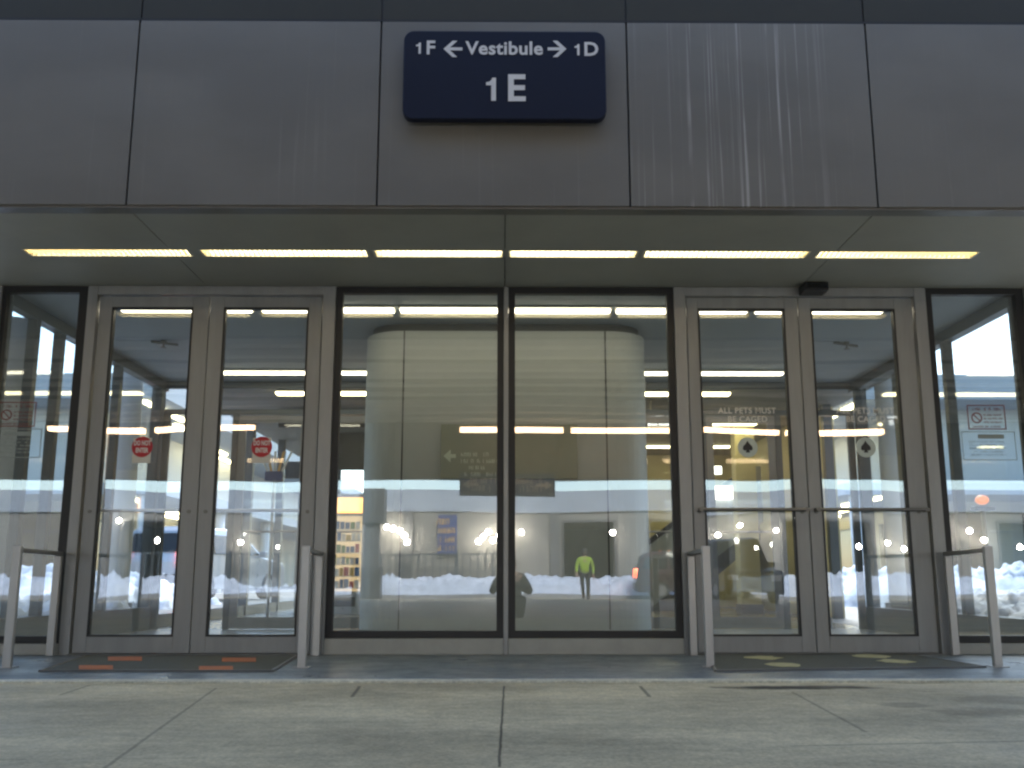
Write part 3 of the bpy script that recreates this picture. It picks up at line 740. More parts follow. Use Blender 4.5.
def vending(x, y, label, em, em2, h=1.85, w=.85):
    t = thing('vending_machine', (x, y, 0), label, 'vending machine')
    MB().box(x - w / 2, x + w / 2, y, y + .7, 0.0, h).build('cabinet', M['carpaint3'], t, bevel=.01)
    MB().box(x - w / 2 + .06, x + w / 2 - .22, y - .012, y - .001, .35, h - .35).build('display_window', em2, t)
    q = random.Random(6)
    gm = [mat('goods_%d' % k, c, .4) for k, c in enumerate(((.5, .05, .03), (.6, .4, .05), (.7, .7, .65), (.05, .15, .35), (.15, .3, .08)))]
    for k in range(6):
        zz = .40 + k * .18; g = MB(); g.m(2).box(x - w / 2 + .06, x + w / 2 - .22, y - .03, y - .013, zz - .012, zz)
        xx = x - w / 2 + .075
        while xx < x + w / 2 - .29:
            ww = q.uniform(.05, .08); g.m(q.randint(0, 4)).box(xx, xx + ww, y - .028, y - .014, zz + .001, zz + q.uniform(.09, .14)); xx += ww + .012
        g.build('goods_shelf', gm, t)
    MB().box(x - w / 2 + .04, x + w / 2 - .04, y - .014, y - .001, h - .30, h - .06).build('header', em, t)
    MB().box(x + w / 2 - .18, x + w / 2 - .05, y - .016, y - .001, .9, 1.3).build('keypad', M['black'], t)
    MB().box(x - w / 2 + .1, x + w / 2 - .3, y - .014, y - .001, .12, .26).build('hatch', M['black'], t)
vending(onY(350, 500, 15.8)[0], 15.8, 'vending machine with glowing orange header in the hall beside the column', M['orange'], M['amber'])
# escalator rising across the right of the hall
esc = thing('escalator', (3.2, 17.5, 0), 'escalator with pale balustrade rising across the hall behind the entry doors', 'escalator')
e = MB(); pts = [(1.7, .0), (2.4, .0), (4.45, 1.5), (4.45, 2.45), (4.3, 2.45), (2.3, .98), (1.7, .98)]
e.prism(pts, 'y', 17.2, 17.26).build('balustrade', mat('balustrade', (.34, .36, .36), .35, .3, .05), esc)
MB().prism([(x, z) for x, z in pts], 'y', 18.2, 18.26).build('balustrade', mat('balustrade_back', (.34, .36, .36), .35, .3, .05), esc)
MB().prism([(1.66, .98), (2.32, .98), (4.32, 2.45), (4.32, 2.53), (2.28, 1.06), (1.66, 1.06)], 'y', 17.18, 17.28).build('handrail', M['black'], esc)
MB().prism([(1.7, 0.001), (2.4, .001), (4.4, 1.45), (4.4, 1.2), (2.9, .001)], 'y', 17.26, 18.2).build('steps', M['darksteel'], esc)
for (px0, py0, px1, py1, lab) in ((706, 466, 722, 474, 'small glowing lightbox panel on the hall wall, upper one'), (703, 486, 736, 499, 'wide glowing lightbox panel on the hall wall, lower one')):
    a = onY(px0, py0, 17.0); b = onY(px1, py1, 17.0)
    t = thing('lightbox', (a[0], 17, b[1]), lab, 'lightbox')
    MB().box(a[0], b[0], 17.0, 17.08, b[1], a[1]).build('panel', M['bright'], t, bevel=.01)
    MB().box(a[0] + .05, a[0] + .07, 17.02, 17.04, a[1], HZ - .002).build('hanger', M['darksteel'], t)
for px, lab in ((745, 'cream square pillar in the hall behind the entry doors'), ):
    x = onY(px, 500, 16.0)[0]
    t = thing('pillar', (x, 16, 0), lab, 'pillar')
    MB().box(x - .16, x + .16, 15.85, 16.15, 0, HZ - .002).build('shaft', M['cream'], t, bevel=.01)
    MB().box(x - .18, x + .18, 15.83, 16.17, 0, .15).build('base', M['darksteel'], t)
# flag-like brochure rack
x, z = onY(274, 470, 14.0)
bs = thing('brochure_stand', (x, 14, 0), 'small stand of red and white leaflets behind the exit doors', 'stand')
MB().tube((x, 14, 0), (x, 14, z - .15), .02).build('pole', M['steel'], bs)
MB().tube((x, 14, 0), (x, 14, .02), .2, n=20).build('base', M['darksteel'], bs)
MB().box(x - .12, x + .12, 13.97, 14.05, z - .15, z - .02).build('tray', M['bluesign'], bs, bevel=.01)
for k in range(5):
    ang = R(-26 + 13 * k); xx = x - .1 + .05 * k
    MB().add([(xx, 13.99, z - .02), (xx + .03, 13.99, z - .02), (xx + .03 + math.sin(ang) * .3, 13.985 - .004 * k, z + .26), (xx + math.sin(ang) * .3, 13.985 - .004 * k, z + .26),
              (xx, 14.0, z - .02), (xx + .03, 14.0, z - .02), (xx + .03 + math.sin(ang) * .3, 13.995 - .004 * k, z + .26), (xx + math.sin(ang) * .3, 13.995 - .004 * k, z + .26)],
             [(0, 1, 2, 3), (4, 5, 6, 7), (0, 1, 5, 4), (1, 2, 6, 5), (2, 3, 7, 6), (3, 0, 4, 7)]).build('leaflet', M['orangepaint'] if k % 2 else M['white_paint'], bs)

# ================================================================== OUTDOORS AT BOTH SIDES
def snow_sheet(name, x0, x1, y0, y1, nx, ny, hf, m, kind, label=None, cat=None):
    mb = MB(); vs = []; fs = []
    for j in range(ny + 1):
        for i in range(nx + 1):
            x = x0 + (x1 - x0) * i / nx; y = y0 + (y1 - y0) * j / ny; vs.append((x, y, hf(x, y)))
    for j in range(ny):
        for i in range(nx): a = j * (nx + 1) + i; fs.append((a, a + 1, a + nx + 2, a + nx + 1))
    mb.add(vs, fs); o = mb.build(name, m, smooth=True)
    return tag(o, label, cat, None, kind)
from mathutils import noise as mn
def lump(x, y, s=1.0, seed=0): return mn.fractal(Vector((x * s + seed, y * s, seed)), 1.0, 2.0, 5)
side_m = ground_mat('side_concrete', (.24, .24, .23), [], [], .6, .9, .4, bands=False)
tag(MB().box(-70, XL - .06, 7.85, 95, -.21, .0).build('side_pavement', side_m), kind='structure')
tag(MB().box(XR + .12, 70, 7.85, 95, -.21, .0).build('side_pavement', side_m), kind='structure')
tag(MB().box(-70, XL - .06, 7.42, 7.85, -.21, .0).build('side_pavement', side_m), kind='structure')
tag(MB().box(XR + .12, 70, 7.42, 7.85, -.21, .0).build('side_pavement', side_m), kind='structure')
def pile(name, cx, cy, rx, ry, h, seed, m, label):
    def hf(x, y):
        d = ((x - cx) / rx) ** 2 + ((y - cy) / ry) ** 2
        e = max(0.0, 1 - d * (1 + .4 * lump(x, y, .9, seed + 9)))
        q = min(1.0, e * 4)
        return -.02 + h * e ** .42 * (.72 + .3 * lump(x, y, 1.3, seed)) + q * (.16 * abs(lump(x, y, 2.6, seed)) + .09 * abs(lump(x, y, 6, seed + 3)))
    snow_sheet(name, cx - rx * 1.3, cx + rx * 1.3, cy - ry * 1.3, cy + ry * 1.3, 130, 130, hf, m, None, label, 'snow pile')
pile('snow_pile', 5.75, 10.4, 1.15, 2.1, .5, 1, M['snowdirty'], 'heap of lumpy dirty snow outside the right side of the vestibule')
pile('snow_pile', -5.2, 11.6, .85, 2.9, .42, 5, M['snow'], 'low heap of clean snow outside the left side of the vestibule')

pile('snow_pile', 9.5, 22.0, 3.2, 4.5, .9, 13, M['snow'], 'large snow heap farther off beyond the right side glass')
pile('snow_pile', -9.0, 19.0, 3.0, 4.0, .8, 17, M['snow'], 'large snow heap farther off beyond the left side glass')
# round white columns outside
for X, Y, lab in ((-4.78, 12.6, 'tall round white column outside the left side glass'), (4.95, 12.6, 'tall round white column outside the right side glass'), (-4.27, 8.55, 'pale round column at the far left, close outside the side pane')):
    t = thing('round_column', (X, Y, 0), lab, 'column', 'tall white columns outside')
    MB().tube((X, Y, 0), (X, Y, 7 if Y > 12 else ZS - .002), .17, n=24).build('shaft', M['whitecol'], t, smooth=True)
    MB().tube((X, Y, 0), (X, Y, .25), .22, n=24).build('base', M['darksteel'], t)
# wings of the terminal farther along each side: decks with lamps under them over a glazed ground floor
def wing(s, label, lab2):
    X0 = 10.6 * s; X1 = 45 * s; y0, y1 = 31.0, 90.0
    t = thing('terminal_wing', (X0, y0, 0), label, 'building')
    f = MB()
    f.box(X0, X1, y0, y1, 3.1, 3.45); f.box(X0, X1, y0, y1, 6.1, 6.9)
    f.build('slab', M['parapet'], t)
    b = MB(); b.box(X0 + 4 * s, X1, y0 + 3, y1, 0, 3.098); b.build('wall', mat('wing_wall', (.58, .56, .48), .6, 0, .1, .6), t)
    b2 = MB(); b2.box(X0 + 3 * s, X1, y0 + 2, y1, 3.452, 6.098); b2.build('upper_wall', mat('wing_upper', (.60, .62, .62), .5, 0, .1, .6), t)
    for k in range(5):
        y = y0 + .4 + 8 * k
        MB().tube((X0 + .5 * s, y, 0), (X0 + .5 * s, y, 3.098), .25, n=16).build('pillar', M['whitecol'], t, smooth=True)
    for k in range(4):
        y = y0 + 3 + 6 * k
        wn = MB(); wn.box(X0 + 3.95 * s, X0 + 3.999 * s, y + 1, y + 5, .6, 2.6); wn.build('window', M['carglass'], t)
    for k in range(6):
        xx = X0 + (1.0 + k * 3.0) * s
        w2 = MB(); w2.box(xx, xx + 2.2 * s, y0 + 2.95, y0 + 2.999, .5, 2.7) if k > 1 else w2.box(X0 + 4.2 * s + k * .8 * s, X0 + 4.8 * s + k * .8 * s, y0 + 2.95, y0 + 2.999, .5, 2.7)
        w2.build('window', M['carglass'], t)
    for k in range(4):
        for zz, q in ((3.04, 0), (6.04, 1)):
            xx = X0 + (1.4 + .9 * k) * s if q == 0 else X0 + (.8 + .6 * k) * s
            l = thing('wing_strip_light', (xx, y0 + 1 + k * 3, zz), 'yellow strip light under the %s floor of the %s wing, %s from the glass' % (('lower', 'upper')[q], lab2, ('nearest', 'second', 'third', 'fourth')[k]), 'strip light', 'strip lights under the wings')
            MB().box(xx - .09, xx + .09, y0 + .3 + k * 5, y0 + 4.3 + k * 5, zz - .03, zz + .058).build('diffuser', M['tube_hall'], l)
wing(-1, 'pale two-storey wing with white pillars beyond the left side glass', 'left')
wing(1, 'pale two-storey wing with white pillars beyond the right side glass', 'right')
# orange beacon post in the snow on the right
x, z = onY(982, 500, 14.0)
bp_ = thing('warning_lamp', (x, 14.0, 0), 'orange warning lamp on a post beyond the right side glass', 'lamp')
MB().tube((x, 14, 0), (x, 14, z - .1), .03).build('post', M['darksteel'], bp_)
MB().ball((x, 14, z), .085, 14, 10, (1.1, 1, .8)).build('lens', M['beacon'], bp_, smooth=True)
MB().box(x - .14, x + .14, 13.92, 14.08, z - .15, z - .09).build('base', M['black'], bp_, bevel=.01)

# ================================================================== ACROSS THE ROAD (seen in the glass)
deck = thing('upper_roadway', (0, -11, 0), 'concrete upper roadway on beams spanning the drive', 'bridge')
DY0, DY1, DZ = -14.0, 2.6, 5.1
MB().box(-70, 70, DY0, DY1, DZ, DZ + .5).build('slab', M['concrete'], deck)
rb = random.Random(9)
for i in range(15):
    y = 1.6 - i * 1.1 + rb.uniform(-.28, .28)
    MB().box(-70, 70, y - .14, y + .14, DZ - rb.choice((.07, .11, .15)), DZ - .002).build('beam', M['concrete_beam'], deck, bevel=.02)
MB().box(-70, 70, DY0 - .3, DY0, 3.36, DZ + .7).build('edge_girder', M['concrete'], deck)
MB().box(-70, 70, DY1, DY1 + .25, DZ - .5, DZ + 1.2).build('parapet', M['concrete'], deck)
for i, x in enumerate((-34, -22.5, -11.5, 11.8, 23, 34)):
    t = MB(); t.tube((x, DY0 + 1.2, -.22), (x, DY0 + 1.2, DZ - .14), .45, n=20); t.tube((x, -2.5, -.22), (x, -2.5, DZ - .14), .45, n=20) if abs(x) > 20 else None
    t.build('pier', M['concrete_beam'], deck, smooth=False)
# warm tubes under the deck
k = 0
for (a, b) in ((-13.5, -10.6), (-10.3, -7.4), (-1.3, 1.8), (2.0, 5.0), (5.2, 8.2), (8.4, 11.4)):
    ordn = ('far left', 'second from the left', 'third from the left', 'third from the right', 'second from the right', 'far right')[k]; k += 1
    a *= .935; b *= .935
    t = thing('deck_strip_light', ((a + b) / 2, -12.6, 4.66), 'warm strip light under the upper roadway, %s of the row' % ordn, 'strip light', 'strip lights under the upper roadway')
    MB().box(a, b, -12.75, -12.45, 4.66, 4.677).build('housing', M['housing'], t)
    MB().box(a + .02, b - .02, -12.72, -12.48, 4.54, 4.658).build('diffuser', M['tube_deck'], t)
# overhead sign under the far girder
GY = -13.6
os_ = thing('overhead_sign', (.15, GY, 3.1), 'blue-grey overhead road sign with pale arrows hung under the roadway', 'sign')
MB().box(-1.24, 1.48, GY, GY + .12, 2.85, 3.5).build('panel', M['bluesign'], os_, bevel=.01)
mm = MB(); q = random.Random(8)
for k in range(2): marks(mm, -.9, -.1, 3.2 - k * .22, .17, 0, .01, q); marks(mm, .3, 1.1, 3.2 - k * .22, .17, 0, .01, q)
mm.v = [(-v[0] + .2, GY + .125 + v[1], v[2]) for v in mm.v]
for (xx, dr) in ((-.95, -1), (1.2, 1)):
    mm.add([(xx + dr * .2, GY + .124, 3.17), (xx, GY + .124, 3.3), (xx, GY + .124, 3.04)], [(0, 1, 2)]); mm.box(xx - dr * .25, xx, GY + .12, GY + .124, 3.13, 3.21)
mm.build('lettering', M['white_paint'], os_)
MB().box(-1.2, -1.1, GY - .1, GY, 3.2, 4.2).box(1.3, 1.4, GY - .1, GY, 3.2, 4.2).build('bracket', M['darksteel'], os_)
# garage wall opposite
PY = -27.6
g = thing('parking_garage', (0, PY, 0), 'long beige parking garage front with dark doorways across the road', 'building')
w = MB(); w.box(-70, 70, PY - 9, PY - .6, 3.0, 3.3)
cuts = [(-16, -13), (2.6, 4.7), (6.2, 7.4), (12, 15.5), (21, 24)]
xp = -70
for a, b in cuts + [(70, 70)]:
    w.box(xp, a, PY - .6, PY, -.22, 2.9); xp = b
w.box(-70, 70, PY - .6, PY, 2.9, 3.3)
w.build('wall', M['garage'], g)
MB().box(-70, 70, PY - .55, PY + .1, 3.302, 4.23).build('parapet', M['parapet'], g, bevel=.02)
MB().box(-70, 70, PY - 9.3, PY - 9, -.22, 3.3).build('back_wall', M['garage_dark'], g)
for i in range(22):
    x = -66 + i * 6.2
    if any(a - .3 < x < b + .3 for a, b in cuts): continue
    MB().box(x - .2, x + .2, PY + .001, PY + .16, -.2, 3.3).build('pilaster', M['concrete'], g)
for (x0, x1) in cuts: MB().ring(x0 - .1, x1 + .1, -.2, 2.95, PY + .001, PY + .06, .1, .1, .01, .1).build('doorway', M['darksteel'], g)
# wall lamps
q = random.Random(21); lp = [(-4.85, 2.66), (-4.6, 2.6), (-4.3, 2.5), (-4.1, 2.3), (-4.0, 2.05), (-1.05, 2.05), (-.85, 2.25), (-.65, 2.45), (-.45, 2.1), (-.2, 2.3), (.0, 2.55), (.35, 2.45), (.75, 2.45), (4.6, 2.4)] + [(7.8 + i * 1.15 + q.uniform(-.35, .35), q.uniform(1.7, 3.0)) for i in range(14)] + [(-11 - i * 1.7, q.uniform(1.9, 2.9)) for i in range(4)]
for i, (x, z) in enumerate(lp):
    t = thing('globe_lamp', (x, PY, z), 'white globe wall lamp on the garage front mirrored in the glass', 'wall lamp', 'globe lamps on the garage front')
    MB().ball((x, PY + .45, z), .12, 12, 8).build('globe', M['globe'], t, smooth=True)
    MB().tube((x, PY + .001, z + .15), (x, PY + .45, z + .15), .025).build('arm', M['darksteel'], t)
# sign on the garage
t = thing('garage_sign', (-2.35, PY, 2.3), 'blue upright sign with orange lettering on the garage front', 'sign')
MB().box(-2.75, -1.95, PY + .17, PY + .25, 1.55, 3.15).build('panel', M['bluesign'], t, bevel=.01)
mm = MB(); q = random.Random(15)
for k in range(4): marks(mm, .1, .7, 2.75 - k * .36, .24, 0, .01, q)
mm.v = [(-1.95 - v[0], PY + .258 + v[1], v[2]) for v in mm.v]
mm.build('lettering', M['orangepaint'], t)
MB().box(-2.7, -2.6, PY + .001, PY + .17, 1.8, 2.9).box(-2.1, -2.0, PY + .001, PY + .17, 1.8, 2.9).build('bracket', M['darksteel'], t)
# railing along the far pavement
tag(MB().box(-70, 70, PY, -23.9, -.22, -.06).build('far_pavement', ground_mat('far_concrete', (.40, .41, .42), [], [], .8, .8, .15, bands=False)), kind='structure')
fn = thing('railing', (-6, -26.9, 0), 'dark railing of upright bars along the far pavement', 'railing')
b = MB()
for i in range(54):
    x = -16 + i * .305; b.box(x - .03, x + .03, -26.93, -26.90, .0, 1.55)
b.build('bars', M['mullion'], fn)
for i in range(8):
    x = -16 + i * 2.35; MB().box(x - .05, x + .05, -26.97, -26.85, -.06, 1.65).build('post', M['mullion'], fn)
MB().box(-16.05, .5, -26.95, -26.87, 1.5, 1.56).build('top_rail', M['mullion'], fn)
# snow bank
def bank(x, y):
    d = abs((y + 25.6) / (1.15 + .3 * lump(x, 0, .4, 3)))
    e = max(0., 1 - d * d); end = min(1, max(0, (x + 3.9 if x < 4 else 6.0 - x if x < 5.5 else 1) * 1.0))
    gap = min(1, max(0, abs(x - 6.9) - .9)) * min(1, max(0, abs(x + 8.2) - 1.8))
    return -.08 + .62 * e ** .55 * (.8 + .3 * lump(x, y, .8, 2)) * gap + ((.30 * abs(lump(x, y, 1.7, 7)) + .2 * abs(lump(x, y, 4.0, 2))) * min(1, e * 3) if e > 0 else 0)
snow_sheet('snow_bank', -36, 36, -27.2, -24.0, 640, 34, bank, M['snow'], 'stuff', 'long lumpy bank of ploughed snow along the far kerb', 'snow bank')
t = thing('street_column', (-4.95, -23.6, -.2), 'dark square concrete column standing at the far kerb', 'column')
MB().box(-5.35, -4.6, -23.9, -23.2, -.2, 1.0).build('base', M['darksteel'], t, bevel=.03)
MB().box(-5.25, -4.7, -23.8, -23.3, 1.0, 2.6).build('shaft', M['concrete'], t, bevel=.03)
MB().box(-5.45, -4.5, -24.0, -23.1, 2.6, 3.9).build('head', M['darksteel'], t, bevel=.03)
# striped cones by the far doorway
for i, x in enumerate((6.4, 6.75, 7.1)):
    t = thing('traffic_post', (x, -24.6, 0), 'orange traffic post standing at the far kerb before a dark doorway', 'traffic post', 'orange traffic posts at the far kerb')
    MB().tube((x, -26.4, -.05), (x, -26.4, 1.7), .06, .05, 12).build('tube', M['bollard'], t, smooth=False)
    MB().tube((x, -26.4, 1.2), (x, -26.4, 1.4), .066, .064, 12).build('band', M['white_paint'], t)
    MB().tube((x, -26.4, -.06), (x, -26.4, .02), .2, .16, 12).build('base', M['rubber'], t)

# ------------------------------------------------------------------ vehicles
def vehicle(loc, rz, paint, label, cat, van=False, lit=True):
    t = thing('parked_' + ('van' if van else 'car'), (0, 0, 0), label, cat)
    L_, W, H = (4.9, 1.9, 2.0) if van else (4.7, 1.85, 1.72)
    def loft(prof, w0, w1, zsplit, name, m):
        mb = MB(); n = len(prof)
        def w(z): return w0 if z <= zsplit else w0 + (w1 - w0) * (z - zsplit) / (H - zsplit)
        rows = []
        for s in (-1, -.86, .86, 1):
            rows.append([(x, s * w(z) / 2, z - (0.03 if abs(s) == 1 else 0)) for x, z in prof])
        vs = [p for r in rows for p in r]; fs = []
        for j in range(3):
            for i in range(n): fs.append((j * n + i, j * n + (i + 1) % n, (j + 1) * n + (i + 1) % n, (j + 1) * n + i))
        fs += [tuple(range(n))[::-1], tuple(range(3 * n, 4 * n))]
        return mb.add(vs, fs).build(name, m, t, bevel=.03, smooth=False)
    h = L_ / 2
    body = [(-h, .35), (-h + .08, .3), (h - .1, .3), (h, .4), (h, .78), (h - .12, .95), (h - 1.15, 1.08), (h - 1.95, H - .08), (h - 2.3, H), (-h + .45, H), (-h + .18, H - .12), (-h + .03, 1.05), (-h, .9)]
    loft(body, W, W * .80, 1.0, 'body', paint)
    for s in (-1, 1):
        gy = s * (W / 2 * .905 + .012)
        def sw(x, z): return (x, s * ((W + (W * .80 - W) * (z - 1.0) / (H - 1.0)) / 2 + .006), z)
        a = MB()
        for q0, q1, q2, q3 in (((h - 1.35, 1.1), (h - 1.98, H - .2), (h - 2.5, H - .18), (h - 2.5, 1.1)), ((h - 2.6, 1.1), (h - 2.6, H - .18), (h - 3.5, H - .18), (h - 3.5, 1.1)), ((h - 3.6, 1.1), (h - 3.6, H - .18), (-h + .35, H - .2), (-h + .2, 1.1))):
            pts = [sw(*q0), sw(*q1), sw(*q2), sw(*q3)]
            a.add(pts + [(p[0], p[1] - s * .01, p[2]) for p in pts], [(0, 1, 2, 3), (7, 6, 5, 4), (0, 1, 5, 4), (1, 2, 6, 5), (2, 3, 7, 6), (3, 0, 4, 7)])
        a.build('side_window', M['carglass'], t)
    a = MB(); a.add([(-h - .004 + .02, -.68, 1.12), (-h + .016, .68, 1.12), (-h + .15, .6, H - .17), (-h + .15, -.6, H - .17)], [(0, 1, 2, 3)]); 
    a.v = [(x - .012, y, z) for x, y, z in a.v]; a.build('rear_window', M['carglass'], t)
    a = MB(); a.add([(h - 1.2 + .02, -.7, 1.14), (h - 1.18, .7, 1.14), (h - 1.88, .6, H - .15), (h - 1.88, -.6, H - .15)], [(0, 1, 2, 3)]); a.build('windscreen', M['carglass'], t)
    for s in (-1, 1):
        MB().box(-h - .02, -h + .08, s * .72 - .1, s * .72 + .1, .78, 1.12).build('tail_light', M['tail'] if lit else M['red'], t, bevel=.01)
        MB().box(h - .08, h + .012, s * .7 - .16, s * .7 + .16, .66, .82).build('headlight', M['white_paint'], t, bevel=.01)
        MB().box(h - 1.45, h - 1.3, s * (W / 2 + .0), s * (W / 2 + .18), 1.05, 1.2).build('wing_mirror', paint, t, bevel=.02)
        for x in (-h + .85, h - .9):
            wl_ = MB().tube((x, s * (W / 2 - .2), .33), (x, s * (W / 2 + .012), .33), .33, n=20).build('wheel', M['rubber'], t, bevel=.02)
            MB().tube((x, s * (W / 2 - .02), .33), (x, s * (W / 2 + .018), .33), .21, n=16).build('rim', M['steel'], wl_)
    MB().box(-h - .06, -h + .06, -W / 2 + .1, W / 2 - .1, .38, .62).build('bumper', M['black'], t, bevel=.02)
    MB().box(-h - .012, -h - .001, -.26, .26, .7, .84).build('number_plate', M['white_paint'], t)
    t.location = loc; t.rotation_euler = (0, 0, rz)
    return t
vehicle((7.3, -23.0, -.2), R(4), M['carpaint'], 'dark maroon parked car with glowing tail light at the far kerb', 'car')
vehicle((7.7, -19.0, -.2), R(86), M['carpaint2'], 'black parked van under the upper roadway', 'van', True, False)
vehicle((-7.4, 25.5, 0.02), R(75), M['carpaint3'], 'silver parked car in the snow beyond the left side glass', 'car')

# ------------------------------------------------------------------ people
def skin(name, verts, edges, m, parent, levels=2, root=0):
    me = bpy.data.meshes.new(name); me.from_pydata([v[0] for v in verts], edges, []); me.update()
    o = bpy.data.objects.new(name, me); C.objects.link(o)
    s = o.modifiers.new('s', 'SKIN'); s.use_smooth_shade = True
    o.data.skin_vertices[0].data[root].use_root = True
    for i, v in enumerate(verts):
        r = v[1]; o.data.skin_vertices[0].data[i].radius = (r, r) if not isinstance(r, tuple) else r
    ss = o.modifiers.new('u', 'SUBSURF'); ss.levels = levels; ss.render_levels = levels
    dg = bpy.context.evaluated_depsgraph_get()
    m2 = bpy.data.meshes.new_from_object(o.evaluated_get(dg)); bpy.data.objects.remove(o)
    m2.name = name; m2.materials.clear(); m2.materials.append(m)
    for p in m2.polygons: p.use_smooth = True; p.material_index = 0
    o = bpy.data.objects.new(name, m2); C.objects.link(o)
    o.parent = parent; return o
def person(loc, rz, J, jacket, trousers, label, hood=True, extra=None):
    """J: joints in local metres, person facing +Y"""
    t = thing('person', (0, 0, 0), label, 'person')
    V = Vector
    P = {k: V(v) for k, v in J.items()}
    order = []; E = []
    def add(p, r): order.append((tuple(p), r)); return len(order) - 1
    pel = add(P['pelvis'], .13); wa = add(P['waist'], .125); ch = add(P['chest'], .15); nk0 = add(P['chest'].lerp(P['neck'], .75), .085); nk = add(P['neck'], .055)
    hd0 = add(P['head'] + (P['neck'] - P['head']) * .45, .07); hd = add(P['head'], .095); hd2 = add(P['head'] + (P['head'] - P['neck']).normalized() * .07, .075)
    E += [(pel, wa), (wa, ch), (ch, nk0), (nk0, nk), (nk, hd0), (hd0, hd), (hd, hd2)]
    for s in 'lr':
        sh = add(P['sh' + s], .062); el = add(P['el' + s], .044); fo = add(P['el' + s].lerp(P['wr' + s], .35), .042); wr = add(P['wr' + s], .028)
        d = (P['wr' + s] - P['el' + s]).normalized()
        pm = add(P['wr' + s] + d * .05, (.038, .022)); pe = add(P['wr' + s] + d * .09, (.040, .018))
        E += [(nk0, sh), (sh, el), (el, fo), (fo, wr), (wr, pm), (pm, pe)]
        side = d.cross(V((0, 0, 1)));
        side = side.normalized() if side.length > .1 else V((1, 0, 0)); cur = d.cross(side)
        for k in range(4):
            b0 = P['wr' + s] + d * .085 + side * (k - 1.5) * .019
            ln = (.062, .076, .082, .07)[k]; bend = P.get('curl' + s, V((0, 0, -1)))
            a1 = add(b0 + d * ln * .35, .009); a2 = add(b0 + d * ln * .75 + bend * ln * .2, .0085); a3 = add(b0 + d * ln * .95 + bend * ln * .5, .0075)
            E += [(pe, a1), (a1, a2), (a2, a3)]
        th = add(P['wr' + s] + d * .05 + side * (.045 if s == 'r' else -.045), .011); th2 = add(P['wr' + s] + d * .085 + side * (.06 if s == 'r' else -.06), .0095)
        E += [(pm, th), (th, th2)]
        hp = add(P['hip' + s], .092); kn = add(P['kn' + s], .058); ca = add(P['kn' + s].lerp(P['an' + s], .35), .056); an = add(P['an' + s], .038)
        ft = P['an' + s] + V((0, .02, -.05)); he = add(P['an' + s] + V((0, -.045, -.05)), .034); to = add(P['an' + s] + V((0, .10, -.062)), .034); tt = add(P['an' + s] + V((0, .17, -.066)), .026)
        E += [(pel, hp), (hp, kn), (kn, ca), (ca, an), (an, he), (an, to), (to, tt)]
    body = skin('body', order, E, M['skin'], t)
    # face: nose, eyes, mouth, ears are added to the head as one small mesh
    hc = P['head']; f = MB()
    f.tube(hc + V((0, .085, .01)), hc + V((0, .122, -.025)), .010, .016, 8)
    for s in (-1, 1):
        f.ball(hc + V((s * .1, 0, -.005)), .028, 8, 6, (.4, .8, 1.1))
    f.build('face', M['skin'], t, smooth=True)
    f2 = MB()
    for s in (-1, 1): f2.ball(hc + V((s * .034, .086, .018)), .012, 8, 6)
    f2.box(hc.x - .025, hc.x + .025, hc.y + .088, hc.y + .1, hc.z - .058, hc.z - .052)
    f2.build('features', M['hair'], t, smooth=True)
    hr = MB(); hr.ball(hc + V((0, -.022, .045)), .112, 16, 10, (1, 1.05, 1.0))
    if hood: hr.ball(hc + V((0, -.03, .0)), .118, 16, 10, (1, .95, 1.15))
    hr.build('hat' if hood else 'hair', M['hair'], t, smooth=True)
    # jacket
    jv = []; je = []
    def ja(p, r): jv.append((tuple(p), r)); return len(jv) - 1
    a = ja(P['pelvis'] + (P['pelvis'] - P['waist']) * .35, .175); b = ja(P['waist'], .17); c = ja(P['chest'], .185); d_ = ja(P['chest'].lerp(P['neck'], .72), .10); e_ = ja(P['neck'] - V((0, .01, .02)), .078)
    je += [(a, b), (b, c), (c, d_), (d_, e_)]
    for s in 'lr':
        sh = ja(P['sh' + s], .08); el = ja(P['el' + s], .06); w_ = ja(P['el' + s].lerp(P['wr' + s], .95), .05); je += [(c, sh), (sh, el), (el, w_)]
    skin('jacket', jv, je, jacket, t)
    tv = []; te = []
    def ta(p, r): tv.append((tuple(p), r)); return len(tv) - 1
    a = ta(P['pelvis'] + V((0, 0, .02)), .145)
    for s in 'lr':
        hp = ta(P['hip' + s], .108); kn = ta(P['kn' + s], .078); an = ta(P['an' + s] + V((0, 0, .02)), .065); te += [(a, hp), (hp, kn), (kn, an)]
    skin('trousers', tv, te, trousers, t)
    bt = MB()
    for s in 'lr':
        p = P['an' + s]
        bt.ball(p + V((0, .06, -.045)), .06, 12, 8, (.85, 2.3, .75)); bt.tube(p + V((0, 0, -.04)), p + V((0, 0, .08)), .055, .06)
    bt.build('boots', M['rubber'], t, smooth=True)
    t.location = loc; t.rotation_euler = (0, 0, rz)
    return t
walk = dict(pelvis=(0, 0, .95), waist=(0, .01, 1.12), chest=(0, .02, 1.33), neck=(0, .02, 1.52), head=(0, .035, 1.66), shl=(-.20, .02, 1.43), shr=(.20, .02, 1.43),
            ell=(-.29, .06, 1.16), wrl=(-.27, .2, .95), elr=(.29, -.08, 1.16), wrr=(.30, -.05, .91), hipl=(-.10, 0, .9), hipr=(.10, 0, .9),
            knl=(-.11, -.02, .50), anl=(-.11, -.22, .12), knr=(.11, .14, .50), anr=(.10, .16, .09))
person((2.95, -21.4, -.2), R(10), walk, M['hivis'], M['darkcloth'], 'person in bright yellow-green jacket and dark trousers walking across the road')
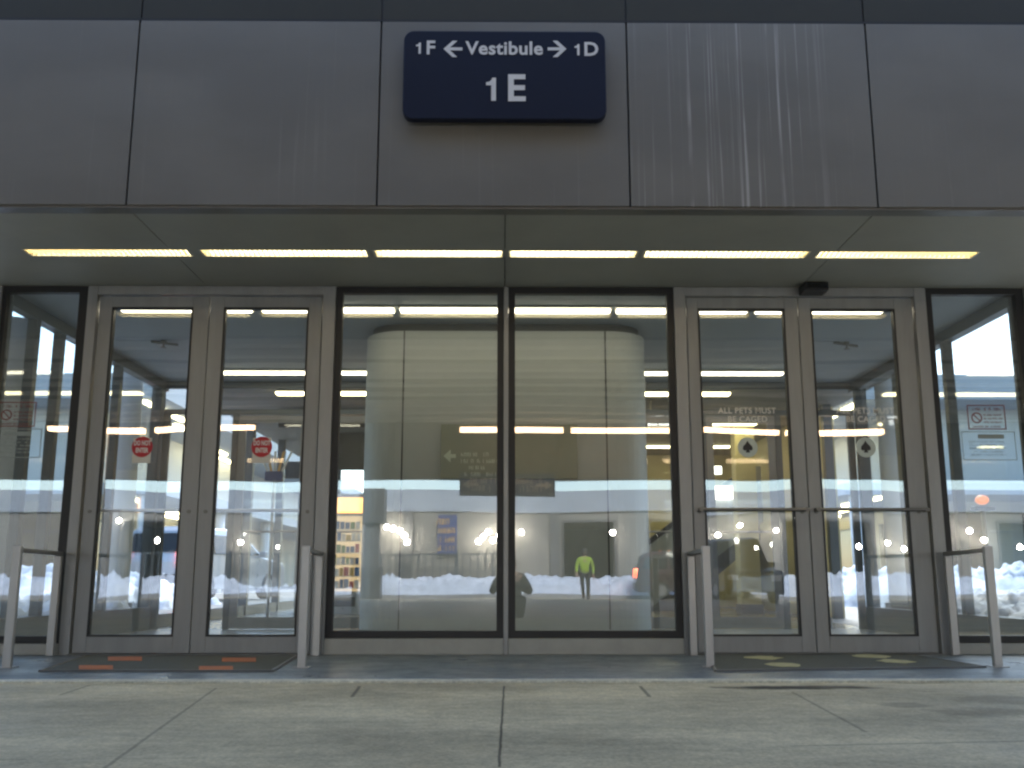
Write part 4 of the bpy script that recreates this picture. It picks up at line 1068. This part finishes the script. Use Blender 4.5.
crouch = dict(pelvis=(.12, -.62, .38), waist=(.12, -.58, .51), chest=(.11, -.48, .68), neck=(.10, -.38, .83), head=(.09, -.30, .92), shl=(-.07, -.45, .74), shr=(.29, -.45, .74),
              ell=(-.17, -.30, .53), wrl=(-.07, -.12, .70), elr=(.41, -.30, .53), wrr=(.09, -.12, .70), hipl=(.02, -.58, .35), hipr=(.23, -.58, .35),
              knl=(-.03, -.18, .44), anl=(-.01, -.50, .09), knr=(.28, -.18, .44), anr=(.25, -.50, .09), curll=(.7, 0, .3), curlr=(-.7, 0, .3))
person((0, 0, -.2), 0, crouch, M['coat'], M['darkcloth'], 'person in dark coat crouching on the road edge and holding a camera', hood=False)
cp = thing('pocket_camera', (0, -.06, .515), 'small dark pocket camera held by the crouching person', 'camera')
MB().box(-.05, .05, -.075, -.045, .512, .578).build('body', M['black'], cp, bevel=.006)
MB().tube((0, -.046, .545), (0, -.022, .545), .024, .021, 20).build('lens', M['darksteel'], cp)

# ================================================================== LIGHT
W = bpy.data.worlds.new('World'); sc.world = W; W.use_nodes = True
nt = W.node_tree; bg = nt.nodes['Background']
sky = nt.nodes.new('ShaderNodeTexSky'); sky.sky_type = 'NISHITA'; sky.sun_disc = False
SUN_E, SUN_R = 43, 14
sky.sun_elevation = R(SUN_E); sky.sun_rotation = R(SUN_R); sky.air_density = 1.0; sky.dust_density = .6; sky.ozone_density = 1.0
nt.links.new(sky.outputs[0], bg.inputs[0]); bg.inputs[1].default_value = .14
sun = bpy.data.objects.new('sun', bpy.data.lights.new('sun', 'SUN')); C.objects.link(sun)
sun.data.energy = 1.5; sun.data.angle = R(15); sun.data.color = (1, .985, .96)
az = R(SUN_R)
dirv = Vector((math.sin(az) * math.cos(R(SUN_E)), math.cos(az) * math.cos(R(SUN_E)), math.sin(R(SUN_E))))
sun.rotation_euler = dirv.to_track_quat('Z', 'Y').to_euler()

# ================================================================== RENDER
sc.view_settings.view_transform = 'Standard'; sc.view_settings.look = 'None'
sc.view_settings.exposure = 1.97; sc.view_settings.gamma = 1.0
cy = sc.cycles
cy.use_denoising = True
cy.max_bounces = 10; cy.diffuse_bounces = 4; cy.glossy_bounces = 5; cy.transmission_bounces = 6; cy.transparent_max_bounces = 40
cy.sample_clamp_indirect = 6.0; cy.caustics_reflective = False; cy.caustics_refractive = False
cy.filter_width = 2.4
